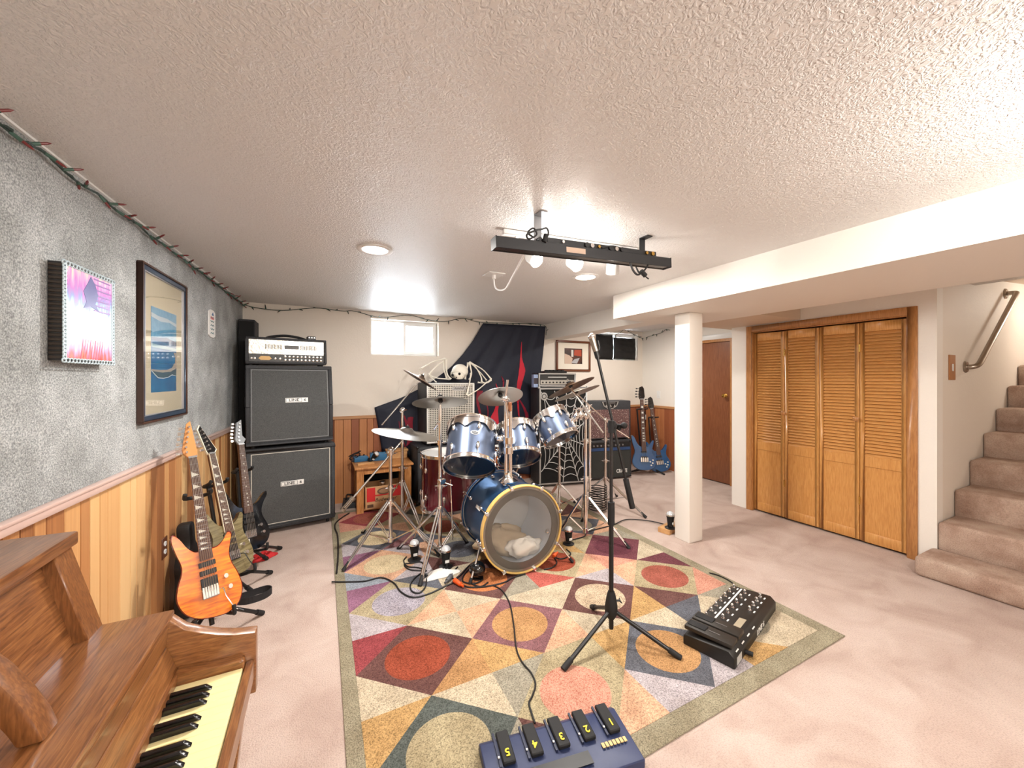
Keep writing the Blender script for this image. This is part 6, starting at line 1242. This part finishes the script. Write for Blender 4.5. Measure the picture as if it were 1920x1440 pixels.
# ================================================================== long pedal board
B0 = V((1.889,1.224,ZR)); ang_ = math.atan2(.2, .726); W, D = .755, .265; M = rotz(B0, ang_); PBK_ = mat('pedalboard_black', (38,36,34), .45, .2)
t = thing('pedal_board', 'long black floor pedal board with rows of chrome switches on the rug corner', 'pedal board', M @ V((W/2, D/2, 0)))
pf = [(0, 0), (0, .055), (.03, .082), (D-.02, .06), (D, .05), (D, 0)]; MX = M @ Matrix(((0,0,1,0),(1,0,0,0),(0,1,0,0),(0,0,0,1)))
MB().prism(pf, 0, W, MX).build('housing', PBK_, t, bevel=.004); sl = math.atan2(-.022, D-.05); MT = M @ Matrix.Translation((0, .03, .082)) @ Matrix.Rotation(sl, 4, 'X')
for x in (.015, .118):
    e = MB().box((x, -.012, .004), (x+.09, .235, .028), MT @ Matrix.Rotation(math.radians(4), 4, 'X')).build('expression_pedal', mat('treadle_black', (54,50,46), .4, .3), t, bevel=.006, seg=2)
    MB().box((x+.02, .13, .0285), (x+.07, .225, .031), MT @ Matrix.Rotation(math.radians(4), 4, 'X')).build('rubber_pad', RUBBER, e, bevel=.003); MB().box((x+.04, .06, .0285), (x+.045, .12, .03), MT @ Matrix.Rotation(math.radians(4), 4, 'X')).build('line', GREYM, e, smooth=0)
sw = MB().cyl((0,0,0), (0,0,.006), .011, n=10).cyl((0,0,.006), (0,0,.02), .006, n=8).ball((0,0,.022), .009, n=8, m=6).build('foot_switch', CHROME, mesh_only=True); ld = MB().box((-.012,-.004,0), (.012,.004,.0012)).build('legend', LOGO, mesh_only=True)
for k in range(7): piece('foot_switch', sw, t, None, M=MT @ Matrix.Translation((.25+.078*k, .205, 0))); piece('legend', ld, t, None, M=MT @ Matrix.Translation((.25+.078*k, .182, 0)))
MB().box((.24, .158, 0), (.735, .168, .0015), MT).build('white_strip', LOGO, t, smooth=0)
for k in range(6): piece('foot_switch', sw, t, None, M=MT @ Matrix.Translation((.29+.078*k, .125, 0))); piece('legend', ld, t, None, M=MT @ Matrix.Translation((.29+.078*k, .1, 0)))
for k in range(4): piece('foot_switch', sw, t, None, M=MT @ Matrix.Translation((.48+.07*k, .04, 0))); piece('legend', ld, t, None, M=MT @ Matrix.Translation((.48+.07*k, .016, 0)))
MB().box((.245, .022, 0), (.36, .06, .002), MT).build('display', mat('lcd_beige', (168,156,134), .3), t, smooth=0)
bv = math.atan2(.027, .03); MBv = M @ Matrix.Translation((0, 0, .055)) @ Matrix.Rotation(bv-0., 4, 'X')
MN = M @ Matrix(((1,0,0,0),(0,math.cos(bv),-math.sin(bv),0),(0,math.sin(bv),math.cos(bv),.055),(0,0,0,1)))
text('LINE 6', M @ Matrix(((1,0,0,.43),(0,0,-1,-.001),(0,1,0,.027),(0,0,0,1))), .045, LOGO, t, sx=1.1, bold=.0008)
for k in range(4): MB().box((.05+.09*k, .012, .0), (.085+.09*k, .018, .0012), MN).build('marking', LOGO, t, smooth=0)
MB().box((.03, -.0015, .01), (.1, 0, .05), M).build('rating_label', mat('label_silver', (190,190,186), .4), t, smooth=0); MB().cyl(M @ V((.16, 0, .02)), M @ V((.165, -.035, .02)), .012, n=10).build('cable_plug', RUBBER, t)
# ================================================================== blue pedal board at the front edge
B0 = V((1.15, 1.315, ZR)); M = rotz(B0, math.radians(-10)+math.pi); W, D = .60, .25; NAVY = mat('pedal_navy', (46,56,92), .45)
t = thing('pedal_board', 'dark blue pedal board with black numbered treadles at the bottom edge', 'pedal board', M @ V((W/2, D/2, 0)))
MX = M @ Matrix(((0,0,1,0),(1,0,0,0),(0,1,0,0),(0,0,0,1))); MB().prism([(0, 0), (0, .03), (.03, .05), (D, .035), (D, 0)], 0, W, MX).build('housing', NAVY, t, bevel=.004)
for k in range(5):
    x = .035+.112*k; e = MB().box((x, .005, .048), (x+.05, .135, .066), M @ Matrix.Rotation(-.02, 4, 'X')).build('treadle', RUBBER, t, bevel=.004); MB().box((x+.055, .0, .046), (x+.063, .135, .056), M @ Matrix.Rotation(-.02, 4, 'X')).build('treadle_guard', mat('guard_navy', (34,40,66), .45), t, smooth=0)
    text(str(k+1), M @ Matrix.Translation((x+.025, .1, .0665)) @ Matrix.Rotation(-.02, 4, 'X') @ Matrix.Rotation(0, 4, 'Z'), .042, YELLOW, e, name='number', bold=.0008)
    MB().prism(circ(.004, 8, x+.06, .105), .056, .06, M).build('indicator', LOGO, t, smooth=0)
for k in range(7): MB().box((.03+.016*k, .155, .045), (.042+.016*k, .175, .048), M).build('button', mat('button_tan', (206,178,120), .5), t, smooth=0)
MB().box((.2, .165, .044), (.5, .215, .047), M).build('display_panel', BLACK, t, smooth=0)
# ================================================================== ceiling: light bar, track lights, outlet
A, B = V((.748,1.70,2.166)), V((1.917,1.675,2.216)); d = (B-A).normalized(); L = (B-A).length
Mb = basis(A, d.cross(V((0,1,0))) if d.cross(V((0,1,0))).z > 0 else -d.cross(V((0,1,0))), d); BAR = mat('bar_black', (40,40,42), .45, .3)     # local x along, y across, z up
t = thing('light_bar', 'long black stage light bar hung under the ceiling on two brackets', 'light bar', (A+B)/2+UP*.1)
m = MB().box((.004, -.032, -.028), (L-.004, -.028, .028), Mb).box((.004, .028, -.028), (L-.004, .032, .028), Mb).box((.004, -.028, .02), (L-.004, .028, .024), Mb); m.build('housing', BAR, t, bevel=.0015)
for x in (0, L-.006): MB().box((x, -.034, -.03), (x+.006, .034, .03), Mb).build('end_cap', BAR, t, bevel=.0015)
MB().box((.01, -.026, -.024), (L-.01, .026, -.02), Mb).build('lens_strip', mat('lens_dark', (70,66,64), .2), t, smooth=0)
rp = MB().box((L*.25, -.026, .024), (L*.9, .026, .056), Mb).build('rear_panel', BAR, t, bevel=.002)
MB().box((L*.345, -.0335, -.012), (L*.45, -.032, .016), Mb).build('rating_label', mat('label_tan', (196,170,150), .5), t, smooth=0)
for k, (x, m_, r) in enumerate(((.33, CHROME, .008), (.46, BLACK, .014), (.49, CHROME, .012), (.53, BRASS, .008), (.6, BLACK, .013), (.635, CHROME, .012), (.67, BLACK, .013), (.83, BRASS, .009), (.87, BRASS, .012))):
    MB().cyl(Mb @ V((L*x, -.026, .04)), Mb @ V((L*x, -.036, .04)), r, n=12).build('socket', m_, rp)
for u, v, s in ((1000, 410, 1), (1205, 447, -1)):
    q = onz(u, v, ZC); q.y = 1.70; x = (q-A).dot(d); m = MB().box((x-.02, -.01, .024), (x+.02, -.004, ZC-2.166-.05*x/L-.004), Mb); b_ = MB()
    b_.box((q.x-.022, 1.69, A.z+(B.z-A.z)*x/L+.02), (q.x+.022, 1.696, ZC)); b_.box((q.x-.022, 1.69-.06, ZC-.006), (q.x+.022, 1.69, ZC)); b_.build('bracket', GREYM if s > 0 else BAR, t, bevel=.0015)
    MB().cyl((q.x, 1.688, A.z+.05), (q.x, 1.665, A.z+.05), .012, n=12).build('bracket_knob', BLACK, t)
def bp(u, v, y=1.66): return ony(u, v, y)
MB().tube(smoothpath([bp(1128, 465), bp(1150, 462), bp(1168, 470), bp(1180, 488), bp(1186, 505), bp(1195, 515), bp(1205, 510)], 6), .006, 8).tube(smoothpath([bp(1192, 500), bp(1200, 512), bp(1212, 502), bp(1216, 488), bp(1208, 482)], 6), .005, 8).build('power_cord', CAB, t); MB().cyl(bp(1202, 508), bp(1210, 517), .014, n=10).cyl(bp(1211, 519), bp(1216, 523), .004, n=6).build('plug', RUBBER, t)
MB().tube(smoothpath([bp(1000, 445), bp(990, 436), bp(1000, 428), bp(1006, 440), bp(992, 448), bp(988, 440), bp(1004, 432), bp(1015, 430), bp(1025, 428), bp(1028, 438), bp(1022, 452)], 6), .005, 8).build('cord_bundle', CAB, t); MB().cyl(bp(1020, 454), bp(1024, 440), .012, n=10).build('connector', RUBBER, t)
T0, T1 = V((.97,1.93,ZC)), V((1.80,1.84,ZC)); d = (T1-T0).normalized(); t = thing('track_light', 'white ceiling track with three round spotlights behind the black bar', 'track light', (T0+T1)/2)
Mt = basis(T0, UP, d); Lt = (T1-T0).length; MB().box((-.06, -.018, -.03), (Lt+.02, .018, -.001), Mt).build('track', WHITEP, t, bevel=.003)
for k, (u, v) in enumerate(((1000, 484), (1076, 493), (1149, 501))):
    x = Lt*(.12+.36*k); s = Mt @ V((x, 0, -.03)); h = ony(u, v, s.y+.06); ax = V((.1,-.75,-.55)).normalized() if k < 2 else V((.3,.4,-.8)).normalized(); Mh = basis(h, ax, RT)
    hd = MB().lathe([(0,-.045),(.03,-.045),(.04,-.03),(.042,.04),(.038,.04),(.036,-.02),(0,-.03)], Mh, 22, closed=False).build('lamp_head', WHITEP, t); MB().cyl(s, h-ax*.03, .008, n=8).build('stem', WHITEP, hd)
    MB().ball(Mh @ V((0,0,.012)), .03, n=14, m=8).build('bulb', LAMP, hd); light('POINT', 'track_lamp', Mh @ V((0,0,.062)), 4, .03, parent=t)
p = onz(926, 514, ZC); t = thing('ceiling_outlet', 'white square outlet plate on the ceiling beyond the light bar', 'outlet', p); MB().box((p.x-.07, p.y-.07, ZC-.008), (p.x+.07, p.y+.07, ZC-.0005)).build('plate', WHITEP, t, bevel=.002); MB().cyl((p.x, p.y, ZC-.008), (p.x, p.y, ZC-.04), .016, n=12).build('plug', WHITEP, t)
pts = [V((p.x, p.y, ZC-.04)), ony(928, 538, p.y), ony(936, 544, p.y-.05), ony(948, 541, p.y-.2), ony(960, 520, p.y-.45), ony(972, 498, p.y-.65), ony(984, 470, 2.0), V((T0.x+.02, T0.y, ZC-.03))]
tag(MB().tube(smoothpath(pts, 6), .006, 8).build('extension_cord', WHITEP, org=pts[0]), 'white cord drooping from the ceiling outlet to the track light', 'cord')
